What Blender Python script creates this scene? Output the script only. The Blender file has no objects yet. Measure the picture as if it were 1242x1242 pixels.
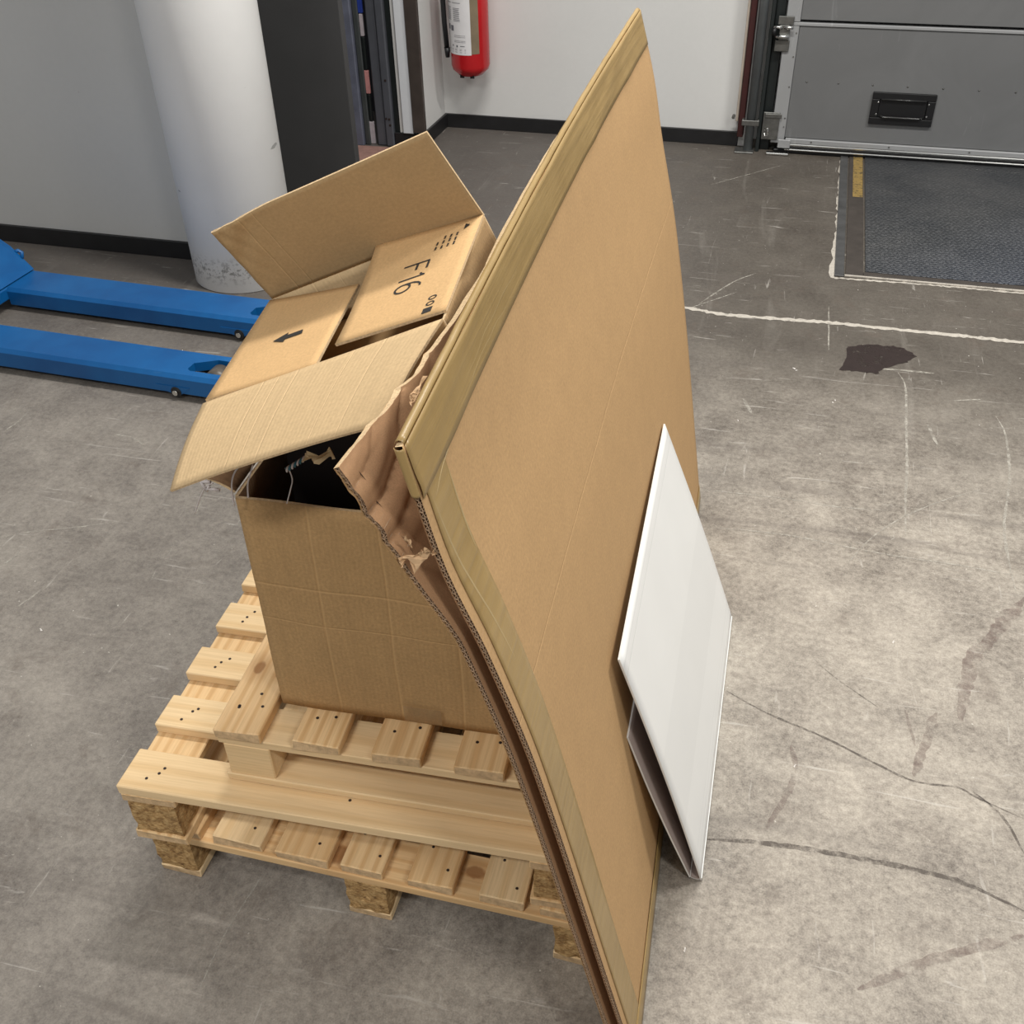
import bpy, bmesh, math, random
from mathutils import Vector, Matrix, noise
SC = bpy.context.scene
COL = SC.collection
random.seed(7)
PI = math.pi

# ------------------------------------------------------------------ camera
cam_d = bpy.data.cameras.new('camera')
cam = bpy.data.objects.new('camera', cam_d)
COL.objects.link(cam)
cam_d.sensor_width = 36.0
cam_d.lens = 36.0 * 1240.0 / 1242.0
cam_d.clip_start = 0.02
CAM_YAW, CAM_PITCH, CAM_ROLL = -0.2666, 0.6521, -0.0273
def cam_basis(y, p, r):
    fw = Vector((math.sin(y)*math.cos(p), math.cos(y)*math.cos(p), -math.sin(p)))
    rt = Vector((math.cos(y), -math.sin(y), 0))
    up = rt.cross(fw)
    return rt*math.cos(r)+up*math.sin(r), -rt*math.sin(r)+up*math.cos(r), fw
r_, u_, f_ = cam_basis(CAM_YAW, CAM_PITCH, CAM_ROLL)
m = Matrix.Identity(4)
for i in range(3):
    m[i][0] = r_[i]; m[i][1] = u_[i]; m[i][2] = -f_[i]
m[0][3], m[1][3], m[2][3] = 0.9156, -0.8838, 1.6299
cam.matrix_world = m
SC.camera = cam

# ------------------------------------------------------------------ world, lamps, exposure
w = bpy.data.worlds.new('hall_light'); SC.world = w; w.use_nodes = True
bg = w.node_tree.nodes['Background']
bg.inputs[0].default_value = (0.96, 0.98, 1.0, 1); bg.inputs[1].default_value = 0.30
SC.view_settings.view_transform = 'Standard'
SC.view_settings.look = 'None'
SC.view_settings.gamma = 1
SC.view_settings.use_curve_mapping = False
SC.view_settings.exposure = 0.0
def area(name, loc, size, power, col=(1, 0.97, 0.92), rot=(0, 0, 0)):
    l = bpy.data.lights.new(name, 'AREA'); l.shape = 'RECTANGLE'
    l.size, l.size_y = size; l.energy = power; l.color = col
    o = bpy.data.objects.new(name, l); COL.objects.link(o)
    o.location = loc; o.rotation_euler = rot
    return o
area('ceiling_lamp', (0.42, 1.85, 3.6), (1.2, 0.16), 100)
area('ceiling_lamp', (2.9, 2.0, 3.6), (1.2, 0.2), 105)
area('ceiling_lamp', (2.9, -1.6, 3.6), (1.2, 0.2), 60)
area('ceiling_lamp', (-0.6, -2.2, 3.6), (1.2, 0.2), 75)

# ------------------------------------------------------------------ object helpers
def tag(o, label=None, cat=None, group=None, kind=None):
    if label: o['label'] = label
    if cat: o['category'] = cat
    if group: o['group'] = group
    if kind: o['kind'] = kind
    return o
def empty(name, loc=(0, 0, 0), rz=0, parent=None):
    o = bpy.data.objects.new(name, None); COL.objects.link(o)
    o.empty_display_size = 0.1
    o.location = loc; o.rotation_euler = (0, 0, rz)
    if parent: o.parent = parent
    return o
def link(name, bm, mats, parent=None, smooth=False, loc=None, rot=None):
    me = bpy.data.meshes.new(name)
    bm.normal_update(); bm.to_mesh(me); bm.free()
    for mt in (mats if isinstance(mats, (list, tuple)) else [mats]): me.materials.append(mt)
    if smooth:
        for p in me.polygons: p.use_smooth = True
    o = bpy.data.objects.new(name, me); COL.objects.link(o)
    if parent: o.parent = parent
    if loc: o.location = loc
    if rot: o.rotation_euler = rot
    return o
def add_box(bm, x0, x1, y0, y1, z0, z1, mat=0, M=None):
    vs = [bm.verts.new((x, y, z)) for z in (z0, z1) for y in (y0, y1) for x in (x0, x1)]
    if M is not None:
        for v in vs: v.co = M @ v.co
    for f in ((0, 2, 3, 1), (4, 5, 7, 6), (0, 1, 5, 4), (2, 6, 7, 3), (0, 4, 6, 2), (1, 3, 7, 5)):
        fc = bm.faces.new([vs[i] for i in f]); fc.material_index = mat
    return vs
def add_prism(bm, poly, z0, z1, mat=0, M=None):
    a = [bm.verts.new((x, y, z0)) for x, y in poly]; b = [bm.verts.new((x, y, z1)) for x, y in poly]
    if M is not None:
        for v in a+b: v.co = M @ v.co
    n = len(poly)
    fs = [bm.faces.new(list(reversed(a))), bm.faces.new(b)]
    for i in range(n): fs.append(bm.faces.new((a[i], a[(i+1) % n], b[(i+1) % n], b[i])))
    for f in fs: f.material_index = mat
def add_cyl(bm, p0, p1, r, seg=16, mat=0, r1=None, caps=True):
    p0, p1 = Vector(p0), Vector(p1); d = (p1-p0).normalized()
    a = d.orthogonal().normalized(); b = d.cross(a); r1 = r if r1 is None else r1
    A = []; Bv = []
    for i in range(seg):
        t = 2*PI*i/seg; e = a*math.cos(t)+b*math.sin(t)
        A.append(bm.verts.new(p0+e*r)); Bv.append(bm.verts.new(p1+e*r1))
    for i in range(seg):
        f = bm.faces.new((A[i], A[(i+1) % seg], Bv[(i+1) % seg], Bv[i])); f.material_index = mat; f.smooth = True
    if caps:
        f = bm.faces.new(list(reversed(A))); f.material_index = mat
        f = bm.faces.new(Bv); f.material_index = mat
def add_tube(bm, pts, r, seg=8, mat=0):
    pts = [Vector(p) for p in pts]; rings = []
    prev = None
    for i, p in enumerate(pts):
        d = (pts[min(i+1, len(pts)-1)]-pts[max(i-1, 0)]).normalized()
        a = d.orthogonal().normalized() if prev is None else (prev-d*prev.dot(d)).normalized()
        prev = a; b = d.cross(a)
        rings.append([bm.verts.new(p+(a*math.cos(2*PI*k/seg)+b*math.sin(2*PI*k/seg))*r) for k in range(seg)])
    for A, Bv in zip(rings, rings[1:]):
        for k in range(seg):
            f = bm.faces.new((A[k], A[(k+1) % seg], Bv[(k+1) % seg], Bv[k])); f.smooth = True; f.material_index = mat
    bm.faces.new(list(reversed(rings[0]))); bm.faces.new(rings[-1])
def add_lathe(bm, prof, c, seg=32, mat=0):
    rings = []
    for r, z in prof:
        rings.append([bm.verts.new((c[0]+r*math.cos(2*PI*k/seg), c[1]+r*math.sin(2*PI*k/seg), c[2]+z)) for k in range(seg)])
    for A, Bv in zip(rings, rings[1:]):
        for k in range(seg):
            f = bm.faces.new((A[k], A[(k+1) % seg], Bv[(k+1) % seg], Bv[k])); f.smooth = True; f.material_index = mat
    bm.faces.new(list(reversed(rings[0]))).material_index = mat; bm.faces.new(rings[-1]).material_index = mat
def bevel(bm, w, seg=1):
    bmesh.ops.bevel(bm, geom=list(bm.edges), offset=w, segments=seg, affect='EDGES', profile=0.5)
def smooth(a, b, x):
    t = max(0.0, min(1.0, (x-a)/(b-a))); return t*t*(3-2*t)
def interp(tab, x):
    if x <= tab[0][0]: return tab[0][1]
    n = len(tab)
    for i in range(n-1):
        (a, p), (b, q) = tab[i], tab[i+1]
        if x <= b:
            t = (x-a)/(b-a); h = b-a
            m0 = (q-p)/h if i == 0 else (q-tab[i-1][1])/(b-tab[i-1][0])
            m1 = (q-p)/h if i == n-2 else (tab[i+2][1]-p)/(tab[i+2][0]-a)
            return (2*t**3-3*t*t+1)*p+(t**3-2*t*t+t)*h*m0+(3*t*t-2*t**3)*q+(t**3-t*t)*h*m1
    return tab[-1][1]

# ------------------------------------------------------------------ material helpers
def srgb(r, g, b):
    f = lambda c: (c/255/12.92) if c/255 <= 0.04045 else ((c/255+0.055)/1.055)**2.4
    return (f(r), f(g), f(b), 1)
class NM:
    def __init__(s, name, rough=0.6, metal=0.0, spec=0.5):
        s.m = bpy.data.materials.new(name); s.m.use_nodes = True; s.t = s.m.node_tree
        s.b = s.t.nodes['Principled BSDF']; s.out = s.t.nodes['Material Output']
        s.b.inputs['Roughness'].default_value = rough; s.b.inputs['Metallic'].default_value = metal
        s.b.inputs['Specular IOR Level'].default_value = spec
    def n(s, typ, **kw):
        nd = s.t.nodes.new(typ)
        for k, v in kw.items(): setattr(nd, k, v)
        return nd
    def l(s, a, b): s.t.links.new(a, b)
    def val(s, sock, v):
        if isinstance(v, (int, float)): sock.default_value = v
        elif isinstance(v, tuple): sock.default_value = v
        else: s.l(v, sock)
    def math(s, op, a, b=None, c=None, clamp=False):
        nd = s.n('ShaderNodeMath', operation=op, use_clamp=clamp)
        s.val(nd.inputs[0], a)
        if b is not None: s.val(nd.inputs[1], b)
        if c is not None: s.val(nd.inputs[2], c)
        return nd.outputs[0]
    def mix(s, fac, a, b, mode='MIX'):
        nd = s.n('ShaderNodeMix', data_type='RGBA', blend_type=mode)
        s.val(nd.inputs[0], fac); s.val(nd.inputs[6], a); s.val(nd.inputs[7], b)
        return nd.outputs[2]
    def coord(s, kind='Object', scale=(1, 1, 1), rnd=False, loc=(0, 0, 0)):
        tc = s.n('ShaderNodeTexCoord'); mp = s.n('ShaderNodeMapping')
        mp.inputs['Scale'].default_value = scale; mp.inputs['Location'].default_value = loc
        src = tc.outputs[kind]
        if rnd:
            oi = s.n('ShaderNodeObjectInfo'); ad = s.n('ShaderNodeVectorMath', operation='MULTIPLY_ADD')
            cb = s.n('ShaderNodeCombineXYZ'); s.l(oi.outputs['Random'], cb.inputs[0]); s.l(oi.outputs['Random'], cb.inputs[1]); s.l(oi.outputs['Random'], cb.inputs[2])
            s.l(cb.outputs[0], ad.inputs[0]); ad.inputs[1].default_value = (37, 19, 53); s.l(src, ad.inputs[2]); src = ad.outputs[0]
        s.l(src, mp.inputs[0]); return mp.outputs[0]
    def noise(s, vec, scale, detail=4, rough=0.55, dist=0.0):
        nd = s.n('ShaderNodeTexNoise'); s.l(vec, nd.inputs['Vector'])
        nd.inputs['Scale'].default_value = scale; nd.inputs['Detail'].default_value = detail
        nd.inputs['Roughness'].default_value = rough; nd.inputs['Distortion'].default_value = dist
        return nd.outputs['Fac']
    def ramp(s, fac, stops, interp='LINEAR'):
        nd = s.n('ShaderNodeValToRGB'); s.l(fac, nd.inputs[0]); cr = nd.color_ramp; cr.interpolation = interp
        while len(cr.elements) < len(stops): cr.elements.new(0.5)
        for e, (p, c) in zip(cr.elements, stops):
            e.position = p; e.color = c if isinstance(c, tuple) else (c, c, c, 1)
        return nd.outputs[0]
    def bump(s, h, strength=0.3, dist=0.01):
        nd = s.n('ShaderNodeBump'); nd.inputs['Strength'].default_value = strength; nd.inputs['Distance'].default_value = dist
        s.l(h, nd.inputs['Height']); s.l(nd.outputs[0], s.b.inputs['Normal'])
    def color(s, c): s.val(s.b.inputs['Base Color'], c)
def plain(name, col, rough=0.6, metal=0.0, spec=0.5, var=0.06, scale=12, bump=0.0):
    k = NM(name, rough, metal, spec); v = k.coord('Object')
    nz = k.noise(v, scale, 5, 0.6)
    d = tuple(c*(1-var*2) for c in col[:3])+(1,); e = tuple(min(1, c*(1+var*2)) for c in col[:3])+(1,)
    k.color(k.ramp(nz, [(0.3, d), (0.7, e)]))
    if bump: k.bump(nz, bump, 0.005)
    return k.m

def cardboard(name, col, flute_axis=None, creases=(), var=0.05, flute=0.05, dull=0.85):
    """kraft paper: UVs are metres; flutes run as faint lines; creases = [(axis, position, width)]"""
    k = NM(name, dull, 0, 0.25); uv = k.coord('UV')
    fine = k.noise(uv, 210, 3, 0.75); mid = k.noise(uv, 26, 5, 0.65); big = k.noise(uv, 3.0, 3, 0.5)
    a = k.math('MULTIPLY_ADD', fine, 0.75, k.math('MULTIPLY', mid, 0.25)); a = k.math('MULTIPLY_ADD', big, 0.14, a)
    d = tuple(c*(1-var*3.0) for c in col[:3])+(1,); e = tuple(min(1, c*(1+var*3.0)) for c in col[:3])+(1,)
    c = k.ramp(a, [(0.32, d), (0.78, e)])
    h = k.math('MULTIPLY', mid, 0.25)
    sx = k.n('ShaderNodeSeparateXYZ'); k.l(uv, sx.inputs[0])
    if flute_axis is not None:
        wv = k.math('SINE', k.math('MULTIPLY', sx.outputs[flute_axis], 2*PI/0.0068))
        st = k.n('ShaderNodeMapping'); k.l(uv, st.inputs[0])
        st.inputs['Scale'].default_value = (60, 1.2, 1) if flute_axis == 0 else (1.2, 60, 1)
        streak = k.noise(st.outputs[0], 1.0, 3, 0.6)
        c = k.mix(k.math('MULTIPLY', k.ramp(streak, [(0.45, 0.0), (0.75, 1.0)]), 0.35), c, tuple(x*0.8 for x in col[:3])+(1,))
        c = k.mix(k.math('MULTIPLY_ADD', wv, flute, flute), c, tuple(x*0.6 for x in col[:3])+(1,))
        h = k.math('MULTIPLY_ADD', wv, 0.12, h)
    for ax, pos, wd in creases:
        wob = k.math('MULTIPLY_ADD', k.noise(uv, 6, 2), 0.008, sx.outputs[ax])
        dd = k.math('ABSOLUTE', k.math('SUBTRACT', wob, pos+0.004))
        f = k.math('SUBTRACT', 1.0, k.math('DIVIDE', dd, wd), clamp=True)
        c = k.mix(k.math('MULTIPLY', f, 0.55), c, tuple(min(1, x*1.35) for x in col[:3])+(1,))
        h = k.math('SUBTRACT', h, k.math('MULTIPLY', f, 1.5))
    k.color(c); k.bump(h, 0.35, 0.002)
    return k.m
KRAFT = (0.475, 0.30, 0.145)
M = {}
M['sheet'] = cardboard('kraft_big_carton', KRAFT, None, [(1, 0.765, 0.0018)], 0.06)
M['sheet_in'] = cardboard('kraft_inner_paper', (0.42, 0.245, 0.13), None, (), 0.09, 0.04)
M['box_front'] = cardboard('kraft_worn_box', (0.44, 0.275, 0.125), 0, [(0, 0.10, 0.003), (0, 0.20, 0.003), (0, 0.30, 0.003), (1, 0.26, 0.003), (1, 0.19, 0.002), (0, 0.385, 0.002)], 0.08, 0.03)
M['box'] = cardboard('kraft_box', (0.36, 0.235, 0.115), 0, (), 0.07, 0.03)
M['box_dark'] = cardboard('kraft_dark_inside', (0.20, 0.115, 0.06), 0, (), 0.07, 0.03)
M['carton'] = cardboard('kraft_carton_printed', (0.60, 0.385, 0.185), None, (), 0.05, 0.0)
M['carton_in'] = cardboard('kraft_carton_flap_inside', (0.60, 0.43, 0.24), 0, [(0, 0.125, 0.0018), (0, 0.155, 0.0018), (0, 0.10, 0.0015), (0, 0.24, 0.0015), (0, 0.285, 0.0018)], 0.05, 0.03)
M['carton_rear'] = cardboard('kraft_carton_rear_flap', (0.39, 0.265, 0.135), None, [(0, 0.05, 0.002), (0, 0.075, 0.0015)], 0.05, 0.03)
M['edge'] = plain('kraft_cut_edge', (0.62, 0.45, 0.26, 1), 0.9, var=0.12, scale=300)
M['flute'] = plain('corrugated_medium', (0.40, 0.27, 0.17, 1), 0.9, var=0.12, scale=200)
M['flute_shade'] = plain('flute_depth_shade', (0.035, 0.018, 0.014, 1), 0.9, var=0.12, scale=200)
def tape(name):
    k = NM(name, 0.32, 0, 0.5); uv = k.coord('UV')
    st = k.n('ShaderNodeMapping'); k.l(uv, st.inputs[0]); st.inputs['Scale'].default_value = (1.5, 45, 1)
    a = k.noise(st.outputs[0], 1.6, 4, 0.6, 0.6); b = k.noise(uv, 9, 3, 0.6)
    k.color(k.ramp(k.math('MULTIPLY_ADD', b, 0.5, k.math('MULTIPLY', a, 0.5)), [(0.3, (0.30, 0.195, 0.07, 1)), (0.7, (0.42, 0.285, 0.115, 1))]))
    k.bump(k.math('MULTIPLY_ADD', a, 1.0, b), 0.5, 0.003)
    return k.m
M['tape'] = tape('brown_packing_tape')
def white_card(name, col, lines=()):
    k = NM(name, 0.45, 0, 0.4); uv = k.coord('UV'); nz = k.noise(uv, 8, 4, 0.5)
    sx = k.n('ShaderNodeSeparateXYZ'); k.l(uv, sx.inputs[0])
    c = k.ramp(nz, [(0.3, tuple(x*0.97 for x in col)+(1,)), (0.7, col+(1,))])
    band = k.math('MULTIPLY', k.math('GREATER_THAN', sx.outputs[1], 0.14), k.math('LESS_THAN', sx.outputs[1], 0.30))
    c = k.mix(k.math('MULTIPLY', band, 0.28 if lines else 0.0), c, tuple(x*0.86 for x in col)+(1,))
    h = nz
    for ax, pos, wd in lines:
        dd = k.math('ABSOLUTE', k.math('SUBTRACT', sx.outputs[ax], pos))
        f = k.math('SUBTRACT', 1.0, k.math('DIVIDE', dd, wd), clamp=True)
        c = k.mix(k.math('MULTIPLY', f, 0.45), c, tuple(x*0.72 for x in col)+(1,))
        h = k.math('SUBTRACT', h, k.math('MULTIPLY', f, 2.0))
    k.color(c); k.bump(h, 0.25, 0.002)
    return k.m
M['white'] = white_card('white_coated_card', (0.83, 0.83, 0.81), [(1, 0.018, 0.0012), (1, 0.034, 0.0012), (1, 0.052, 0.0012), (1, 0.505, 0.0014), (1, 0.522, 0.0012)])
M['white_back'] = plain('grey_card_back', (0.36, 0.29, 0.26, 1), 0.6, var=0.04)
def wood(name, base, dark, knots=(), ring=1.0):
    """pine: grain runs along local X; knots = [(x, y, radius)] in local metres"""
    k = NM(name, 0.72, 0, 0.3)
    v = k.coord('Object', (1, 1, 1), rnd=True)
    raw = k.coord('Object')
    mp = k.n('ShaderNodeMapping'); k.l(v, mp.inputs[0]); mp.inputs['Scale'].default_value = (1.0, 26, 26)
    g = k.n('ShaderNodeTexWave', wave_type='BANDS', bands_direction='Y', wave_profile='SIN')
    g.inputs['Scale'].default_value = 0.55*ring; g.inputs['Distortion'].default_value = 11
    g.inputs['Detail'].default_value = 3; g.inputs['Detail Scale'].default_value = 0.55
    k.l(mp.outputs[0], g.inputs['Vector'])
    mp2 = k.n('ShaderNodeMapping'); k.l(v, mp2.inputs[0]); mp2.inputs['Scale'].default_value = (9, 260, 260)
    fib = k.noise(mp2.outputs[0], 1, 3, 0.7)
    big = k.noise(v, 4, 2, 0.5)
    c = k.mix(k.math('MULTIPLY', k.ramp(g.outputs['Fac'], [(0.45, 0.0), (0.95, 1.0)]), 0.60), base, dark)
    c = k.mix(k.math('MULTIPLY', k.ramp(fib, [(0.4, 0.0), (0.75, 1.0)]), 0.34), c, tuple(x*0.5 for x in dark[:3])+(1,))
    oi = k.n('ShaderNodeObjectInfo')
    c = k.mix(k.math('MULTIPLY', oi.outputs['Random'], 0.35), c, tuple(x*y for x, y in zip(base[:3], (0.80, 0.68, 0.55)))+(1,))
    c = k.mix(k.math('MULTIPLY', k.ramp(big, [(0.4, 0.0), (0.7, 1.0)]), 0.2), c, tuple(x*0.7 for x in base[:3])+(1,))
    sx = k.n('ShaderNodeSeparateXYZ'); k.l(raw, sx.inputs[0])
    for kx, ky, kr in knots:
        dx = k.math('SUBTRACT', sx.outputs[0], kx); dy = k.math('MULTIPLY', k.math('SUBTRACT', sx.outputs[1], ky), 1.5)
        d = k.math('SQRT', k.math('ADD', k.math('MULTIPLY', dx, dx), k.math('MULTIPLY', dy, dy)))
        d = k.math('ADD', d, k.math('MULTIPLY', k.math('SUBTRACT', k.noise(raw, 60, 2), 0.5), kr*0.6))
        f = k.math('SUBTRACT', 1.0, k.math('DIVIDE', d, kr), clamp=True)
        c = k.mix(k.math('MULTIPLY', k.ramp(f, [(0.0, 0.0), (0.3, 1.0)]), 0.75), c, (0.20, 0.09, 0.035, 1))
        f2 = k.math('SUBTRACT', 1.0, k.math('DIVIDE', d, kr*2.6), clamp=True)
        c = k.mix(k.math('MULTIPLY', f2, 0.55), c, (0.42, 0.20, 0.07, 1))
    k.color(c); k.bump(k.math('MULTIPLY_ADD', fib, 0.6, g.outputs['Fac']), 0.25, 0.0012)
    return k.m
PB, PD = (0.80, 0.57, 0.31, 1), (0.58, 0.33, 0.13, 1)
M['pine'] = wood('pine_board', PB, PD)
M['pine_pale'] = wood('pine_board_pale', (0.84, 0.64, 0.38, 1), (0.70, 0.48, 0.24, 1), ring=0.6)
M['pine_knot'] = wood('pine_board_knotty', (0.82, 0.58, 0.32, 1), PD, [(-0.262, 0.018, 0.016), (-0.272, -0.020, 0.009), (-0.225, -0.026, 0.014), (0.12, 0.005, 0.018)])
M['pine_knot2'] = wood('pine_stringer_knotty', PB, PD, [(-0.060, -0.010, 0.030), (0.18, 0.01, 0.02)])
M['endgrain'] = plain('pine_end_grain', (0.55, 0.38, 0.21, 1), 0.85, var=0.12, scale=90, bump=0.3)
def chip():
    k = NM('pressed_wood_chip', 0.9, 0, 0.2); v = k.coord('Object', (1, 1, 1), rnd=True)
    mp = k.n('ShaderNodeMapping'); k.l(v, mp.inputs[0]); mp.inputs['Scale'].default_value = (1, 1, 2.6)
    vo = k.n('ShaderNodeTexVoronoi'); k.l(mp.outputs[0], vo.inputs['Vector']); vo.inputs['Scale'].default_value = 130
    n = k.noise(v, 60, 5, 0.75)
    c = k.ramp(n, [(0.30, (0.10, 0.045, 0.018, 1)), (0.48, (0.48, 0.29, 0.115, 1)), (0.70, (0.80, 0.56, 0.27, 1))])
    c = k.mix(0.35, c, k.ramp(vo.outputs['Distance'], [(0.0, (0.75, 0.52, 0.26, 1)), (0.7, (0.16, 0.08, 0.03, 1))]))
    k.color(c); k.bump(n, 0.9, 0.006)
    return k.m
M['chip'] = chip()
M['nail'] = plain('rusty_nail', (0.035, 0.022, 0.018, 1), 0.6, 0.3, var=0.1)
M['ink'] = plain('black_print_ink', (0.02, 0.018, 0.016, 1), 0.7, var=0.02)
M['blue'] = None

# ================================================================== SETTING
def wall_mat(name, col, rough=0.55):
    k = NM(name, rough, 0, 0.4); v = k.coord('Object')
    a = k.noise(v, 2.2, 4, 0.6); b = k.noise(v, 45, 4, 0.6); s = k.noise(v, 14, 2, 0.5)
    c = k.ramp(k.math('MULTIPLY_ADD', b, 0.3, k.math('MULTIPLY', a, 0.7)), [(0.3, tuple(x*0.93 for x in col)+(1,)), (0.7, col+(1,))])
    c = k.mix(k.ramp(s, [(0.765, 0.0), (0.79, 0.5)]), c, tuple(x*0.55 for x in col)+(1,))
    k.color(c); k.bump(b, 0.08, 0.003)
    return k.m
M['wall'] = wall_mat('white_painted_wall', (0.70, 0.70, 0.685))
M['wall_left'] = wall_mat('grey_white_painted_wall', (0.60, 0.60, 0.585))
def column_mat():
    k = NM('white_painted_column', 0.5, 0, 0.4); v = k.coord('Object')
    a = k.noise(v, 3, 4, 0.6); col = (0.86, 0.86, 0.85)
    c = k.ramp(a, [(0.3, tuple(x*0.94 for x in col)+(1,)), (0.7, col+(1,))])
    sx = k.n('ShaderNodeSeparateXYZ'); k.l(v, sx.inputs[0])
    low = k.math('MULTIPLY', k.math('SUBTRACT', 1.0, k.math('ABSOLUTE', k.math('DIVIDE', k.math('SUBTRACT', sx.outputs[2], 0.085), 0.06)), clamp=True), 1.0, clamp=True)
    sp = k.ramp(k.noise(v, 70, 4, 0.7), [(0.50, 0.0), (0.58, 1.0)])
    c = k.mix(k.math('MULTIPLY', k.math('MULTIPLY', low, sp), 0.75), c, (0.18, 0.17, 0.16, 1))
    mp = k.n('ShaderNodeMapping'); k.l(v, mp.inputs[0]); mp.inputs['Scale'].default_value = (8, 8, 26)
    ch = k.ramp(k.noise(mp.outputs[0], 1.0, 2, 0.5), [(0.745, 0.0), (0.76, 0.65)])
    c = k.mix(ch, c, (0.25, 0.25, 0.25, 1))
    k.color(c); k.bump(k.noise(v, 40, 3), 0.1, 0.003)
    return k.m
M['column'] = column_mat()
M['black_base'] = plain('black_vinyl_baseboard', (0.012, 0.012, 0.013, 1), 0.45, var=0.1)
def concrete():
    k = NM('worn_concrete', 0.62, 0, 0.35); v = k.coord('Object')
    big = k.noise(v, 0.9, 4, 0.6, 0.4); mid = k.noise(v, 5, 6, 0.7, 0.3); fine = k.noise(v, 70, 5, 0.75); grit = k.noise(v, 300, 3, 0.7)
    a = k.math('MULTIPLY_ADD', mid, 0.34, k.math('MULTIPLY', big, 0.22)); a = k.math('MULTIPLY_ADD', fine, 0.34, a); a = k.math('MULTIPLY_ADD', grit, 0.22, a); a = k.math('SUBTRACT', a, 0.03)
    c = k.ramp(a, [(0.40, (0.11, 0.093, 0.077, 1)), (0.50, (0.27, 0.240, 0.203, 1)), (0.64, (0.48, 0.435, 0.37, 1))])
    sx = k.n('ShaderNodeSeparateXYZ'); k.l(v, sx.inputs[0])
    # traffic grime: the floor near the dock and behind the stack is ingrained with dirt, the left lane is greyer
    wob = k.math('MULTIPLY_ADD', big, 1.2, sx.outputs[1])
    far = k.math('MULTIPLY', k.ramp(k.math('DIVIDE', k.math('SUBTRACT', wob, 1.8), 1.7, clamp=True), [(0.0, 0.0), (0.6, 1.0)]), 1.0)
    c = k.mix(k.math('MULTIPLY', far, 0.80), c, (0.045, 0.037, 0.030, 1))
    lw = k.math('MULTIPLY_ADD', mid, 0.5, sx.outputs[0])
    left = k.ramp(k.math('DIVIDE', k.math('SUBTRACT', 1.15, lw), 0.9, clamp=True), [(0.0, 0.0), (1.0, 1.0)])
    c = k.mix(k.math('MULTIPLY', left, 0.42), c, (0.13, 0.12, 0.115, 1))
    # smears and wipe streaks, scuffs
    for sc, rot, lo, hi, col, amt in (((0.7, 7, 1), 0.5, 0.56, 0.72, (0.10, 0.085, 0.075, 1), 0.42), ((6, 0.8, 1), 0.3, 0.60, 0.74, (0.50, 0.47, 0.42, 1), 0.10),
                                      ((3, 34, 1), 0.15, 0.645, 0.72, (0.60, 0.57, 0.52, 1), 0.40), ((30, 3, 1), -0.5, 0.67, 0.74, (0.60, 0.57, 0.52, 1), 0.35)):
        mp = k.n('ShaderNodeMapping'); k.l(v, mp.inputs[0]); mp.inputs['Scale'].default_value = sc; mp.inputs['Rotation'].default_value = (0, 0, rot)
        c = k.mix(k.math('MULTIPLY', k.ramp(k.noise(mp.outputs[0], 1.6, 4, 0.6, 0.8), [(lo, 0.0), (hi, 1.0)]), amt), c, col)
    pit = k.ramp(k.noise(v, 17, 6, 0.8), [(0.62, 0.0), (0.72, 1.0)])
    c = k.mix(k.math('MULTIPLY', pit, 0.6), c, (0.075, 0.058, 0.047, 1))
    blot = k.ramp(k.noise(v, 8, 5, 0.75, 0.6), [(0.56, 0.0), (0.72, 1.0)])
    c = k.mix(k.math('MULTIPLY', blot, 0.45), c, (0.11, 0.085, 0.068, 1))
    chips = k.ramp(k.noise(v, 95, 2, 0.5), [(0.745, 0.0), (0.77, 0.8)])
    c = k.mix(chips, c, (0.62, 0.59, 0.53, 1))
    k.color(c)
    k.val(k.b.inputs['Roughness'], k.math('MULTIPLY_ADD', mid, 0.35, 0.42))
    k.bump(k.math('MULTIPLY_ADD', fine, 0.5, mid), 0.22, 0.006)
    return k.m
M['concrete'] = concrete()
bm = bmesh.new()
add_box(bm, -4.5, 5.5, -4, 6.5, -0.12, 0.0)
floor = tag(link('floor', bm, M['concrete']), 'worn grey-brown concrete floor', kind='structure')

RA = -0.026                                   # the room's back wall is turned slightly against the pallets
def room_box(bm, x0, x1, y0, y1, z0, z1, mat=0): add_box(bm, x0, x1, y0, y1, z0, z1, mat)
BW = (-0.803, 4.312, 0)                       # foot of the corner between side wall and back wall
bm = bmesh.new(); add_box(bm, 0, 1.56, 0, 0.2, 0, 3.9)
wb = tag(link('wall_back', bm, M['wall'], loc=BW, rot=(0, 0, RA)), kind='structure')
bm = bmesh.new(); add_box(bm, 1.56, 4.6, 0.12, 0.25, 0, 3.9)
tag(link('wall_back_right', bm, M['wall'], loc=BW, rot=(0, 0, RA)), kind='structure')
bm = bmesh.new(); add_box(bm, 0.012, 1.50, -0.013, 0, 0.0, 0.068)
bevel(bm, 0.002)
tag(link('baseboard_back', bm, M['black_base'], loc=BW, rot=(0, 0, RA)), kind='structure')
bm = bmesh.new(); add_box(bm, -0.11, 0.0, -0.36, 0.2, 0, 3.9)
tag(link('wall_side', bm, M['wall'], loc=BW, rot=(0, 0, RA)), kind='structure')
bm = bmesh.new(); add_box(bm, 0.0, 0.013, -0.36, 0.0, 0, 0.068); bevel(bm, 0.002)
tag(link('baseboard_side', bm, M['black_base'], loc=BW, rot=(0, 0, RA)), kind='structure')
M['brown_trim'] = plain('dark_brown_metal_corner', (0.075, 0.06, 0.052, 1), 0.4, 0.3, var=0.08)
bm = bmesh.new(); add_box(bm, -0.845, -0.783, 3.925, 3.95, 0.08, 3.6); bevel(bm, 0.002)
tag(link('trim_1', bm, M['brown_trim']), kind='structure')
bm = bmesh.new(); add_box(bm, -0.900, -0.847, 3.935, 4.3, 0.072, 3.6); bevel(bm, 0.002)
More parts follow.
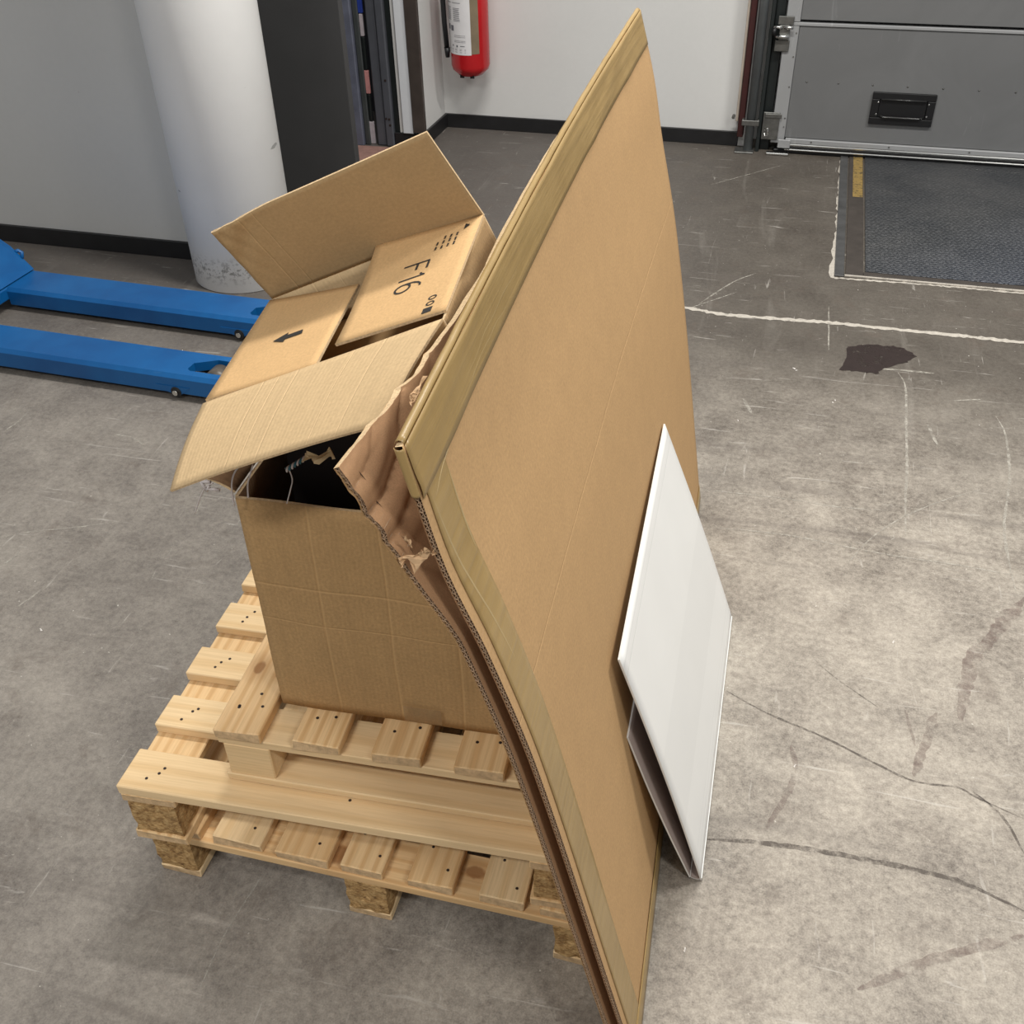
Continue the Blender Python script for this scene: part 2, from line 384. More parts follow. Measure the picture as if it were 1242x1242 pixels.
M['white_trim'] = wall_mat('white_jamb_paint', (0.68, 0.70, 0.73))
tag(link('trim_2', bm, M['white_trim']), kind='structure')
bm = bmesh.new(); add_box(bm, -0.950, -0.783, 3.945, 3.96, 0.0, 0.07); bevel(bm, 0.002)
tag(link('baseboard_jamb', bm, M['black_base']), kind='structure')
bm = bmesh.new(); add_box(bm, -0.952, -0.902, 3.965, 4.2, 0.0, 3.6)
M['black_gap'] = plain('black_green_door_seal', (0.010, 0.014, 0.014, 1), 0.5, var=0.1)
tag(link('trim_3', bm, M['black_gap']), kind='structure')
# grey steel door frame with its profiles and the slit beside it
M['steel_grey'] = plain('grey_painted_steel', (0.085, 0.09, 0.105, 1), 0.45, 0.1, var=0.06)
M['steel_blue'] = plain('blue_grey_painted_steel', (0.13, 0.14, 0.185, 1), 0.4, 0.1, var=0.1)
M['steel_dark'] = plain('green_grey_painted_steel', (0.055, 0.062, 0.062, 1), 0.45, 0.1, var=0.08)
frame = tag(empty('door_1', (-1.05, 3.95, 0)), 'grey steel doorway frame beyond the column', kind='structure')
def part_box(name, x0, x1, y0, y1, z0, z1, mat, parent, bev=0.002, **kw):
    bm = bmesh.new(); px, py, pz = parent.location if parent else (0, 0, 0)
    add_box(bm, x0-px, x1-px, y0-py, y1-py, z0-pz, z1-pz)
    if bev: bevel(bm, bev)
    return link(name, bm, mat, parent, **kw)
part_box('frame_profile', -1.150, -1.112, 3.93, 4.00, 0.0, 3.4, M['steel_blue'], frame, 0.004)
part_box('frame_profile', -1.110, -1.083, 3.95, 3.962, 0.0, 3.4, M['steel_dark'], frame, 0.004)
part_box('frame_profile', -1.046, -0.998, 3.95, 3.962, 0.0, 3.4, M['steel_grey'], frame, 0.006)
part_box('frame_profile', -0.996, -0.954, 3.94, 4.05, 0.0, 3.4, M['steel_grey'], frame, 0.006)
bm = bmesh.new()
for z, x in ((0.315, -0.972), (0.136, -0.985), (0.134, -0.970), (0.106, -0.967)):
    add_cyl(bm, (x+1.05, -0.012, z), (x+1.05, -0.008, z), 0.0055, 12)
tag(link('bolt_hole', bm, M['nail'], frame), kind='stuff')
bm = bmesh.new(); add_box(bm, -1.6, -0.8, 4.5, 4.55, 0, 3.6)
M['dim'] = plain('dark_room_beyond', (0.05, 0.05, 0.06, 1), 0.8)
tag(link('wall_beyond', bm, M['dim']), kind='structure')
M['blue_cloth'] = plain('blue_cloth', (0.012, 0.04, 0.28, 1), 0.8, var=0.1)
M['pink'] = plain('pink_plastic', (0.55, 0.25, 0.24, 1), 0.6, var=0.1)
M['pale'] = plain('pale_lilac_plastic', (0.5, 0.45, 0.48, 1), 0.6, var=0.1)
def dropper(name, mats, label, cat, segs):
    t = tag(empty(name, (-1.07, 3.978, 0)), label, cat)
    for nm, z0, z1, x0, x1, mk in segs:
        bm = bmesh.new(); add_box(bm, x0+1.07, x1+1.07, -0.008, 0.008, z0, z1); bevel(bm, 0.004, 2); link(nm, bm, M[mk], t)
    return t
dropper('mop_handle', None, 'blue pole with black and pink sections seen in the slit of the grey doorway', 'pole',
        [('upper_tube', 0.60, 1.4, -1.090, -1.066, 'blue_cloth'), ('grip', 0.50, 0.598, -1.088, -1.070, 'pale'), ('joint', 0.35, 0.498, -1.086, -1.070, 'black_gap'),
         ('middle_tube', 0.24, 0.348, -1.090, -1.068, 'pink'), ('lower_tube', 0.11, 0.238, -1.086, -1.070, 'black_gap'), ('foot', 0.0, 0.108, -1.094, -1.066, 'pale')])
bm = bmesh.new(); add_box(bm, -1.22, -0.955, 3.60, 3.925, 0.0, 0.004)
M['pinkfloor'] = plain('pinkish_threshold', (0.30, 0.17, 0.14, 1), 0.7, var=0.1, scale=30)
tag(link('trim_4', bm, M['pinkfloor']), kind='structure')
# dark grey door leaf standing open behind the column
M['leaf'] = plain('dark_grey_door_leaf', (0.048, 0.048, 0.049, 1), 0.6, var=0.04, scale=5)
leaf = tag(empty('door_2', (-0.85, 3.18, 0.01)), 'dark grey door leaf behind the white column', kind='structure')
part_box('leaf_panel', -1.85, -0.840, 3.18, 3.22, 0.01, 3.2, M['leaf'], leaf, 0.003)
part_box('leaf_handle', -0.94, -0.88, 3.14, 3.176, 1.05, 1.07, M['steel_blue'], leaf, 0.003)
# left wall and its baseboard
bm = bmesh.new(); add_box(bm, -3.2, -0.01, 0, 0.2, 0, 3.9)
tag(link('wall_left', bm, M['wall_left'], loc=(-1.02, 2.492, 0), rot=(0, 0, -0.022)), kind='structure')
bm = bmesh.new(); add_box(bm, -3.2, -0.10, -0.014, 0, 0, 0.07); bevel(bm, 0.002)
tag(link('baseboard_left', bm, M['black_base'], loc=(-1.02, 2.492, 0), rot=(0, 0, -0.022)), kind='structure')
bm = bmesh.new(); add_lathe(bm, [(0.190, 0.0), (0.194, 0.004), (0.194, 3.9)], (0, 0, 0), 96)
col = tag(link('column', bm, M['column'], loc=(-1.013, 2.424, 0)), 'round white painted concrete column at the end of the left wall', kind='structure')

# floor marks: joint, cracks, scratches, oil - flat marks where they lie on the floor
def mark_mat(name, col, lo, hi, scale=90, rough=0.7, maxa=1.0):
    k = NM(name, rough, 0, 0.3); v = k.coord('Object')
    k.color(k.ramp(k.noise(v, scale, 3), [(0.3, tuple(x*0.8 for x in col)+(1,)), (0.7, col+(1,))]))
    tr = k.n('ShaderNodeBsdfTransparent'); mx = k.n('ShaderNodeMixShader')
    a = k.math('MULTIPLY', k.ramp(k.noise(v, scale*0.45, 5, 0.75), [(lo, 0.0), (hi, 1.0)]), maxa)
    k.l(a, mx.inputs[0]); k.l(tr.outputs[0], mx.inputs[1]); k.l(k.b.outputs[0], mx.inputs[2]); k.l(mx.outputs[0], k.out.inputs[0])
    return k.m
M['mk_white'] = mark_mat('pale_joint_filler', (0.52, 0.48, 0.42), 0.20, 0.45)
M['mk_light'] = mark_mat('pale_scratch', (0.50, 0.47, 0.41), 0.35, 0.60, maxa=0.8)
M['mk_dark'] = mark_mat('dark_crack', (0.13, 0.11, 0.095), 0.36, 0.60, maxa=0.8)
M['mk_red'] = mark_mat('reddish_brown_smear', (0.20, 0.135, 0.12), 0.38, 0.70, scale=45, maxa=0.5)
M['mk_oil'] = mark_mat('dried_oil_patch', (0.035, 0.024, 0.022), 0.30, 0.46, scale=45, rough=0.45, maxa=0.93)
def ribbon(name, pts, wd, mat, z=0.0006, jit=0.35, step=0.012, taper=True):
    bm = bmesh.new(); P = [Vector((x, y, 0)) for x, y in pts]; seq = []
    n = len(P)
    def cr(i, t):
        a, b, c, d = P[max(i-1, 0)], P[i], P[i+1], P[min(i+2, n-1)]
        return 0.5*((2*b)+(c-a)*t+(2*a-5*b+4*c-d)*t*t+(3*b-a-3*c+d)*t**3)
    for i in range(n-1):
        k = max(2, int((P[i+1]-P[i]).length/step))
        seq += [cr(i, j/k) for j in range(k)]
    seq.append(P[-1]); prev = None; N = len(seq)
    for i, p in enumerate(seq):
        d = (seq[min(i+1, N-1)]-seq[max(i-1, 0)]).normalized(); q = Vector((-d.y, d.x, 0))
        e = (1 if not taper else min(1.0, 0.25+4*min(i, N-1-i)/N))
        w1 = wd*0.5*e*(1+random.uniform(-jit, jit)); w2 = wd*0.5*e*(1+random.uniform(-jit, jit))
        a = bm.verts.new(p+q*w1+Vector((0, 0, z))); b = bm.verts.new(p-q*w2+Vector((0, 0, z)))
        if prev: bm.faces.new((prev[1], b, a, prev[0]))
        prev = (a, b)
    return link(name, bm, mat, floor)
ribbon('floor_joint', [(-0.2, 2.50), (0.3, 2.475), (0.647, 2.46), (0.771, 2.437), (0.939, 2.437), (1.132, 2.446), (1.294, 2.443), (1.479, 2.439), (1.635, 2.436), (1.766, 2.429), (1.95, 2.425), (2.15, 2.42), (2.4, 2.415), (2.7, 2.41)], 0.021, M['mk_white'], 0.001, 0.45, taper=False)
for pts, wd in (([(1.201, 1.153), (1.268, 1.28), (1.352, 1.386), (1.459, 1.483), (1.547, 1.544)], .004), ([(1.36, 2.142), (1.378, 2.053), (1.369, 1.811), (1.361, 1.597), (1.35, 1.44), (1.344, 1.297)], .007),
                ([(1.626, 1.937), (1.641, 1.827), (1.625, 1.616), (1.586, 1.386), (1.581, 1.221), (1.584, 1.13)], .007), ([(0.851, 1.22), (0.944, 1.231), (1.067, 1.234), (1.207, 1.219), (1.324, 1.21), (1.458, 1.208), (1.609, 1.196)], .005),
                ([(0.824, 1.382), (0.933, 1.388), (1.061, 1.39), (1.166, 1.384), (1.311, 1.395)], .004), ([(-0.914, 0.778), (-0.844, 0.819), (-0.748, 0.858), (-0.648, 0.906)], .004),
                ([(-1.227, 1.227), (-1.219, 1.276), (-1.223, 1.343)], .006), ([(-0.842, 0.68), (-0.827, 0.71), (-0.833, 0.748)], .006), ([(-0.708, 0.544), (-0.693, 0.586), (-0.681, 0.634)], .005),
                ([(-0.892, 1.283), (-0.829, 1.278), (-0.77, 1.247)], .005), ([(-0.461, 0.977), (-0.471, 1.023), (-0.481, 1.067)], .003), ([(-0.438, 0.712), (-0.449, 0.757)], .003),
                ([(0.172, -0.188), (0.168, -0.085), (0.182, 0.034)], .003), ([(1.145, 2.571), (1.148, 2.246)], .005), ([(0.62, 3.70), (0.927, 4.029)], .005), ([(1.25, 2.15), (1.36, 2.16), (1.47, 2.16)], .010),
                ([(-0.465, 0.786), (-0.446, 0.813), (-0.455, 0.841)], .003), ([(0.70, 2.50), (0.80, 2.70), (0.88, 2.80)], .006), ([(0.68, 2.47), (0.82, 2.62)], .004),
                ([(1.51, 2.00), (1.60, 2.03)], .005), ([(1.43, 1.85), (1.45, 1.74)], .008), ([(0.90, 1.88), (0.93, 1.80)], .01)):
    ribbon('floor_scratch', pts, wd, M['mk_light'])
for pts, wd in (([(0.947, 0.672), (1.039, 0.626), (1.156, 0.586), (1.266, 0.537), (1.326, 0.515), (1.402, 0.519), (1.444, 0.5), (1.517, 0.473)], .005), ([(1.132, 0.805), (1.171, 0.764), (1.262, 0.694)], .003),
                ([(0.95, 0.292), (1.042, 0.307), (1.159, 0.315), (1.245, 0.315), (1.316, 0.315), (1.385, 0.309), (1.438, 0.294), (1.492, 0.274)], .010), ([(1.431, 0.516), (1.478, 0.47), (1.507, 0.395)], .005),
                ):
    ribbon('floor_crack', pts, wd, M['mk_dark'])
for pts, wd in (([(1.62, 1.13), (1.581, 1.086), (1.517, 0.974), (1.465, 0.883), (1.439, 0.778), (1.425, 0.694)], .030), ([(1.377, 0.705), (1.347, 0.609), (1.324, 0.527)], .018),
                ([(1.214, 0.065), (1.266, 0.099), (1.333, 0.144), (1.4, 0.183), (1.485, 0.226)], .017), ([(1.316, 0.698), (1.331, 0.605)], .007), ([(1.05, 0.33), (1.10, 0.47), (1.09, 0.55)], .012)):
    ribbon('floor_smear', pts, wd, M['mk_red'], 0.0008)
bm = bmesh.new()
op = [(1.205, 2.281), (1.252, 2.308), (1.331, 2.319), (1.382, 2.313), (1.423, 2.265), (1.39, 2.214), (1.326, 2.167), (1.292, 2.117), (1.25, 2.124), (1.182, 2.12), (1.197, 2.194)]
vs = []
for i, (x, y) in enumerate(op):
    x2, y2 = op[(i+1) % len(op)]
    for k in range(5):
        t = k/5; vs.append(bm.verts.new((x+(x2-x)*t+random.uniform(-.006, .006), y+(y2-y)*t+random.uniform(-.006, .006), 0.0009)))
f = bm.faces.new(vs)
if f.normal.z < 0: bmesh.ops.reverse_faces(bm, faces=[f])
link('oil_patch', bm, M['mk_oil'], floor)
bm = bmesh.new()
for x, y in ((0.894, 1.753), (1.043, 2.101), (1.163, 1.916), (0.935, 0.067), (-0.95, 1.80), (1.30, 0.9), (1.1, 0.5), (-0.6, 0.5), (1.17, 1.93), (1.05, 2.09)):
    for k in range(1):
        a = random.uniform(0, PI); s = random.uniform(0.003, 0.006); dx, dy = math.cos(a)*s, math.sin(a)*s
        vsx = [bm.verts.new((x+dx*u-dy*v*0.5, y+dy*u+dx*v*0.5, 0.0004+h)) for u, v, h in ((-1, -.7, 0), (1, -.4, 0), (1.2, .5, 0), (-.6, .8, 0), (0, 0, 0.0022))]
        for i in range(4): bm.faces.new((vsx[i], vsx[(i+1) % 4], vsx[4]))
M['crumb'] = plain('white_crumb', (0.75, 0.72, 0.68, 1), 0.7)
tag(link('floor_crumb', bm, M['crumb'], floor), kind='stuff')

# dock leveller plate let into the floor
def plate_mat():
    k = NM('diamond_plate_blue_reflection', 0.42, 0.45, 0.5); v = k.coord('Object')
    ck = []
    for r, s in ((0.6, 1), (-0.6, 1)):
        mp = k.n('ShaderNodeMapping'); k.l(v, mp.inputs[0]); mp.inputs['Rotation'].default_value = (0, 0, r); mp.inputs['Scale'].default_value = (38, 100, 1)
        vo = k.n('ShaderNodeTexVoronoi', feature='F1'); k.l(mp.outputs[0], vo.inputs['Vector']); vo.inputs['Scale'].default_value = 1.0; vo.inputs['Randomness'].default_value = 0.25
        ck.append(k.ramp(vo.outputs['Distance'], [(0.2, 1.0), (0.42, 0.0)]))
    h = k.math('MAXIMUM', *[x for x in ck])
    a = k.noise(v, 3, 5, 0.65, 0.5)
    c = k.ramp(a, [(0.35, (0.042, 0.046, 0.052, 1)), (0.65, (0.085, 0.086, 0.088, 1))])
    sx = k.n('ShaderNodeSeparateXYZ'); k.l(v, sx.inputs[0])
    bl = k.math('MULTIPLY', k.ramp(k.math('SUBTRACT', k.math('MULTIPLY_ADD', a, 0.5, sx.outputs[0]), k.math('MULTIPLY', sx.outputs[1], 1.0), clamp=True), [(0.1, 0.0), (0.9, 1.0)]), 0.6)
    c = k.mix(bl, c, (0.045, 0.06, 0.095, 1))  # bluish reflection put into the plate's colour, varying across it
    c = k.mix(k.math('MULTIPLY', h, 0.35), c, (0.14, 0.14, 0.14, 1))
    k.color(c); k.bump(h, 0.7, 0.004)
    return k.m
M['plate'] = plate_mat()
M['plate_frame'] = plain('dirty_brown_steel', (0.062, 0.052, 0.045, 1), 0.6, 0.2, var=0.12)
M['angle'] = plain('worn_angle_iron', (0.10, 0.10, 0.10, 1), 0.45, 0.4, var=0.15)
def yellow():
    k = NM('worn_yellow_paint', 0.6); v = k.coord('Object'); n = k.noise(v, 55, 6, 0.8)
    k.color(k.ramp(n, [(0.36, (0.07, 0.055, 0.03, 1)), (0.52, (0.30, 0.20, 0.06, 1))]))
    return k.m
M['yellow'] = yellow()
dock = tag(empty('dock_plate', (1.18, 2.83, 0), RA*0.6), 'dark steel diamond plate let into the floor before the grey roller door', 'plate')
def dbox(name, x0, x1, y0, y1, z0, z1, mat, bev=0.001):
    bm = bmesh.new(); add_box(bm, x0, x1, y0, y1, z0, z1); bevel(bm, bev); return link(name, bm, mat, dock)
dbox('steel_plate', 0.092, 2.3, 0.055, 1.42, 0.0005, 0.006, M['plate'])
dbox('side_strip', 0.022, 0.084, 0.022, 1.42, 0.0005, 0.005, M['plate_frame'])
dbox('front_strip', 0.086, 2.3, 0.022, 0.052, 0.0005, 0.005, M['plate_frame'])
dbox('yellow_strip', 0.040, 0.082, 0.83, 1.36, 0.0052, 0.0062, M['yellow'], 0.0003)
dbox('angle_iron', -0.018, 0.016, 0.0, 1.42, 0.0005, 0.006, M['angle'])
dbox('angle_iron', 0.018, 2.3, 0.004, 0.012, 0.0005, 0.007, M['mk_white'])
ribbon('floor_joint', [(1.155, 2.815), (1.165, 3.1), (1.178, 3.4), (1.182, 3.8), (1.19, 4.15)], 0.020, M['mk_white'], 0.001, 0.6, 0.03, taper=False)
ribbon('floor_joint', [(1.155, 2.815), (1.5, 2.822), (1.9, 2.815), (3.0, 2.80)], 0.012, M['mk_white'], 0.0012, 0.7, 0.01, taper=False)

# grey sectional door at the back right
DO = (0.79, 4.205, 0)
door = tag(empty('door_3', DO, RA), 'grey steel sectional door', kind='structure')
def door_mat(name, col, rough=0.45):
    k = NM(name, rough, 0.15, 0.5); v = k.coord('Object')
    a = k.noise(v, 2.5, 5, 0.65, 1.0); mp = k.n('ShaderNodeMapping'); k.l(v, mp.inputs[0]); mp.inputs['Scale'].default_value = (18, 1, 2.5); mp.inputs['Rotation'].default_value = (0, 0.5, 0)
    s = k.noise(mp.outputs[0], 1.3, 4, 0.7, 1.0)
    c = k.ramp(a, [(0.35, tuple(x*0.88 for x in col)+(1,)), (0.7, col+(1,))])
    c = k.mix(k.ramp(s, [(0.66, 0.0), (0.74, 0.35)]), c, tuple(min(1, x*1.6) for x in col)+(1,))
    k.color(c); return k.m
M['door'] = door_mat('grey_door_panel', (0.185, 0.188, 0.19))
M['door_lt'] = door_mat('light_grey_door_edge', (0.36, 0.365, 0.37))
M['alu'] = plain('bright_aluminium', (0.72, 0.72, 0.70, 1), 0.22, 1.0, var=0.05)
M['galv'] = plain('dull_galvanised_steel', (0.20, 0.20, 0.19, 1), 0.4, 0.8, var=0.15, scale=30)
M['black_plastic'] = plain('black_plastic', (0.006, 0.006, 0.007, 1), 0.45, var=0.05)
def dpart(name, x0, x1, y0, y1, z0, z1, mat, parent=None, bev=0.002):
    bm = bmesh.new(); add_box(bm, x0, x1, y0, y1, z0, z1)
    if bev: bevel(bm, bev)
    return link(name, bm, mat, parent or door)
dpart('door_panel', 0.125, 3.2, 0.004, 0.05, 0.072, 0.560, M['door'])
dpart('door_panel', 0.125, 3.2, 0.004, 0.05, 0.585, 1.15, M['door'])
dpart('door_panel', 0.125, 3.2, 0.004, 0.05, 1.175, 1.75, M['door'])
dpart('panel_joint', 0.065, 3.2, -0.002, 0.045, 0.5605, 0.574, M['door_lt'])
dpart('panel_joint', 0.065, 3.2, -0.002, 0.045, 1.1505, 1.164, M['door_lt'])
bm = bmesh.new(); Ms = Matrix.Identity(4)
vsx = add_box(bm, 0.062, 0.124, 0.0, 0.045, 0.045, 0.560); bevel(bm, 0.002); link('side_stile', bm, M['door_lt'], door)
dpart('side_stile', 0.062, 0.124, 0.0, 0.045, 0.5755, 1.75, M['door_lt'])
dpart('bottom_rail', 0.13, 3.2, -0.010, 0.045, 0.048, 0.070, M['door_lt'])
dpart('bottom_rail', 0.13, 3.2, -0.014, 0.045, 0.036, 0.047, M['alu'], bev=0.003)
dpart('bottom_rail', 0.13, 3.2, -0.012, 0.045, 0.026, 0.0355, M['black_plastic'])
dpart('bottom_rail', 0.13, 3.2, -0.020, 0.045, 0.018, 0.0255, M['alu'], bev=0.003)
dpart('bottom_seal', 0.08, 3.2, -0.006, 0.04, 0.0, 0.0175, M['black_plastic'], bev=0.004)
# recessed handle
hx0, hx1, hz0, hz1 = 0.488, 0.762, 0.160, 0.300
hr = empty('handle_recess', (0, 0, 0), 0, door); door_hr = hr
bm = bmesh.new()
add_box(bm, hx0, hx1, -0.010, 0.003, hz0, hz0+0.030); add_box(bm, hx0, hx1, -0.010, 0.003, hz1-0.030, hz1)
add_box(bm, hx0, hx0+0.034, -0.010, 0.003, hz0+0.0301, hz1-0.0301); add_box(bm, hx1-0.034, hx1, -0.010, 0.003, hz0+0.0301, hz1-0.0301)
add_box(bm, hx0+0.034, hx1-0.034, -0.002, 0.003, hz0+0.030, hz1-0.030)
bevel(bm, 0.0025, 2)
link('recess_frame', bm, M['black_plastic'], hr)
bm = bmesh.new(); add_tube(bm, [(hx0+0.045, -0.008, hz0+0.038), (hx0+0.06, -0.016, hz0+0.034), (hx1-0.06, -0.016, hz0+0.034), (hx1-0.045, -0.008, hz0+0.038)], 0.005, 8)
add_tube(bm, [(hx0+0.04, -0.010, hz1-0.03), (hx1-0.04, -0.010, hz1-0.03)], 0.004, 8)
M['satin_black'] = plain('satin_black_metal', (0.05, 0.05, 0.05, 1), 0.25, 0.5)
link('grip_bar', bm, M['satin_black'], hr)
bm = bmesh.new()
for x in (hx0+0.03, hx1-0.03):
    for z in (hz0+0.045, hz1-0.04):
        add_lathe(bm, [(0.0045, 0), (0.0035, 0.002)], (x, 0, z), 10)
for v in bm.verts:                                     # turn the screw heads to face out of the door
    pass
bm.free()
for x in (hx0+0.028, hx1-0.028):
    for z in (hz0+0.045, hz1-0.042):
        bm = bmesh.new(); add_cyl(bm, (x, -0.0105, z), (x, -0.0125, z), 0.0048, 12, r1=0.0035); link('screw', bm, M['alu'], hr)
bm = bmesh.new()
for x in (0.19, 0.33, 0.48, 0.63, 0.78, 0.93, 1.08, 1.23, 1.4, 1.6): add_cyl(bm, (x, 0.0038, 0.325), (x, 0.0018, 0.325), 0.0045, 10, r1=0.002)
for z in (0.12, 0.16, 0.30, 0.43, 0.53): add_cyl(bm, (0.115, -0.0002, z), (0.115, -0.0018, z), 0.0035, 8)
for x in (0.25, 0.6, 0.95, 1.3): add_cyl(bm, (x, -0.0102, 0.060), (x, -0.012, 0.060), 0.004, 8)
tag(link('rivet', bm, M['galv'], door), kind='stuff')
# hinge with roller
hg = empty('roller_hinge', (0, 0, 0), 0, door)
bm = bmesh.new(); add_box(bm, 0.030, 0.098, -0.014, -0.003, 0.565, 0.600); add_box(bm, 0.026, 0.090, -0.010, -0.003, 0.452, 0.500); add_box(bm, 0.040, 0.085, -0.018, -0.003, 0.501, 0.564); bevel(bm, 0.002)
link('hinge_leaf', bm, M['galv'], hg)
bm = bmesh.new(); add_cyl(bm, (0.015, -0.024, 0.556), (0.052, -0.024, 0.556), 0.007, 12); add_cyl(bm, (0.060, -0.024, 0.556), (0.100, -0.024, 0.556), 0.007, 12); add_cyl(bm, (0.028, -0.026, 0.518), (0.085, -0.026, 0.518), 0.009, 14)
link('roller_axle', bm, M['alu'], hg)
bm = bmesh.new(); add_cyl(bm, (0.010, -0.02, 0.537), (0.027, -0.02, 0.537), 0.02, 18); link('roller', bm, M['black_plastic'], hg)
bb = empty('corner_bracket', (0, 0, 0), 0, door)
bm = bmesh.new(); add_box(bm, 0.016, 0.092, -0.010, -0.002, 0.060, 0.185); add_box(bm, 0.024, 0.100, -0.014, -0.0105, 0.160, 0.180); bevel(bm, 0.002); link('bracket_plate', bm, M['galv'], bb)
bm = bmesh.new(); add_tube(bm, [(0.030, -0.022, 0.112), (0.044, -0.024, 0.115), (0.046, -0.024, 0.085), (0.032, -0.022, 0.078), (0.030, -0.022, 0.095)], 0.0028, 8); link('bracket_hook', bm, M['alu'], bb)
bm = bmesh.new(); add_box(bm, 0.098, 0.155, -0.026, -0.016, 0.030, 0.068); bevel(bm, 0.002); link('end_cap', bm, M['door_lt'], bb)
bm = bmesh.new(); add_box(bm, 0.05, 0.155, -0.05, -0.022, 0.001, 0.012); bevel(bm, 0.003); link('foot_plate', bm, M['alu'], bb)
# the guide rail, red strip and grey tube left of the door
bm = bmesh.new(); add_box(bm, -0.005, 0.012, -0.01, 0.06, 0.0, 3.6); add_box(bm, 0.0125, 0.055, 0.03, 0.06, 0.0, 3.6); bevel(bm, 0.002)
tag(link('trim_5', bm, M['black_gap'], loc=DO, rot=(0, 0, RA)), kind='structure')
M['redbrown'] = plain('dark_red_rubber', (0.040, 0.006, 0.005, 1), 0.6, var=0.1)
M['beige'] = plain('beige_edge_strip', (0.42, 0.36, 0.30, 1), 0.5, var=0.06)
M['tube'] = plain('grey_painted_tube', (0.22, 0.24, 0.25, 1), 0.3, 0.25, var=0.06)
bm = bmesh.new(); add_box(bm, -0.098, -0.070, 0.0, 0.06, 0.06, 3.6); bevel(bm, 0.003); tag(link('trim_6', bm, M['redbrown'], loc=DO, rot=(0, 0, RA)), kind='structure')
bm = bmesh.new(); add_box(bm, -0.112, -0.100, 0.01, 0.06, 0.13, 3.6); bevel(bm, 0.002); tag(link('trim_7', bm, M['beige'], loc=DO, rot=(0, 0, RA)), kind='structure')
gt = tag(empty('guard_tube', (DO[0]-0.040, DO[1]-0.005, 0)), 'grey vertical steel tube clamped beside the left edge of the roller door', 'tube')
bm = bmesh.new(); add_cyl(bm, (0, 0, 0.0), (0, 0, 3.6), 0.021, 24); link('tube', bm, M['tube'], gt)
bm = bmesh.new(); add_box(bm, -0.04, 0.04, -0.030, -0.022, 0.125, 0.150); add_box(bm, -0.04, -0.03, -0.0215, 0.02, 0.125, 0.150); add_box(bm, 0.03, 0.04, -0.0215, 0.02, 0.125, 0.150); bevel(bm, 0.002); link('clamp', bm, M['galv'], gt)
bm = bmesh.new(); add_box(bm, -0.06, 0.03, -0.045, 0.03, 0.0, 0.007); bevel(bm, 0.002); link('foot', bm, M['galv'], gt)
bm = bmesh.new(); add_cyl(bm, (-0.082, -0.01, 0.155), (-0.082, 0.02, 0.155), 0.008, 10); link('bolt', bm, M['galv'], gt)

# ------------------------------------------------------------------ fire extinguisher
ex, ey = -0.615, 4.185
fe = tag(empty('fire_extinguisher', (ex, ey, 0.33)), 'red fire extinguisher with white instruction label hanging on the back wall', 'fire extinguisher')
def red():
    k = NM('red_gloss_enamel', 0.22, 0, 0.6); v = k.coord('Object'); k.color(k.ramp(k.noise(v, 8, 2), [(0.3, (0.42, 0.006, 0.010, 1)), (0.7, (0.50, 0.010, 0.014, 1))])); return k.m
M['red'] = red()
r = 0.094
z0 = -0.032
bm = bmesh.new(); add_lathe(bm, [(0.055, z0+0.0), (0.062, z0+0.003), (0.070, z0+0.012), (r-0.006, z0+0.028), (r, z0+0.048), (r, 0.44), (r-0.012, 0.475), (0.06, 0.505), (0.03, 0.52)], (0, 0, 0), 48)
link('cylinder', bm, M['red'], fe)
for a in (-2.1, -1.2):
    bm = bmesh.new(); add_box(bm, math.cos(a)*0.06-0.01, math.cos(a)*0.06+0.01, math.sin(a)*0.06-0.004, math.sin(a)*0.06+0.004, z0-0.006, z0+0.01)
    link('foot_lug', bm, M['black_plastic'], fe)
def curved(name, a0, a1, z0_, z1_, rad, mat, n=14):
    bm = bmesh.new(); pv = None; uvl = bm.loops.layers.uv.new('UVMap')
    for i in range(n+1):
        t = a0+(a1-a0)*i/n; p = [bm.verts.new((rad*math.cos(t), rad*math.sin(t), z)) for z in (z0_, z1_)]
        if pv:
            f = bm.faces.new((pv[0], p[0], p[1], pv[1])); f.smooth = True
            us = ((i-1)/n, i/n, i/n, (i-1)/n)
            for lp, uu, vv in zip(f.loops, us, (0, 0, 1, 1)): lp[uvl].uv = (uu*(a1-a0)*rad, vv*(z1_-z0_))
        pv = p
    return link(name, bm, mat, fe)
M['label_white'] = plain('white_label_paper', (0.70, 0.69, 0.70, 1), 0.5, var=0.02)
M['label_olive'] = plain('olive_grey_label_band', (0.20, 0.155, 0.10, 1), 0.5, var=0.08)
zb = 0.075
curved('label', -2.95, -1.22, zb, zb+0.245, r+0.0008, M['label_white'])
curved('label_band', -1.22, -0.80, zb+0.004, zb+0.34, r+0.0010, M['label_olive'])
curved('label_band', -2.95, -1.22, zb+0.247, zb+0.34, r+0.0008, M['label_olive'])
M['label_ink'] = plain('grey_label_ink', (0.12, 0.12, 0.14, 1), 0.6, var=0.02)
bm = bmesh.new()
def patch(bm, a0, a1, za, zb_, rad=r+0.0014, n=4):
    pv = None
    for i in range(n+1):
        t = a0+(a1-a0)*i/n; p = [bm.verts.new((rad*math.cos(t), rad*math.sin(t), z)) for z in (za, zb_)]
        if pv: bm.faces.new((pv[0], p[0], p[1], pv[1]))
        pv = p
for blk in range(2):
    for rw in range(5):
        zz = zb+0.205-blk*0.030-rw*0.006
        patch(bm, -2.75, -2.30-0.05*random.random(), zz, zz+0.0022); patch(bm, -2.15, -1.75-0.05*random.random(), zz-0.003, zz-0.0008)
patch(bm, -2.7, -2.3, zb+0.225, zb+0.228); patch(bm, -2.2, -1.7, zb+0.225, zb+0.2275)
patch(bm, -2.65, -2.46, zb+0.108, zb+0.132); patch(bm, -2.38, -2.16, zb+0.104, zb+0.128)
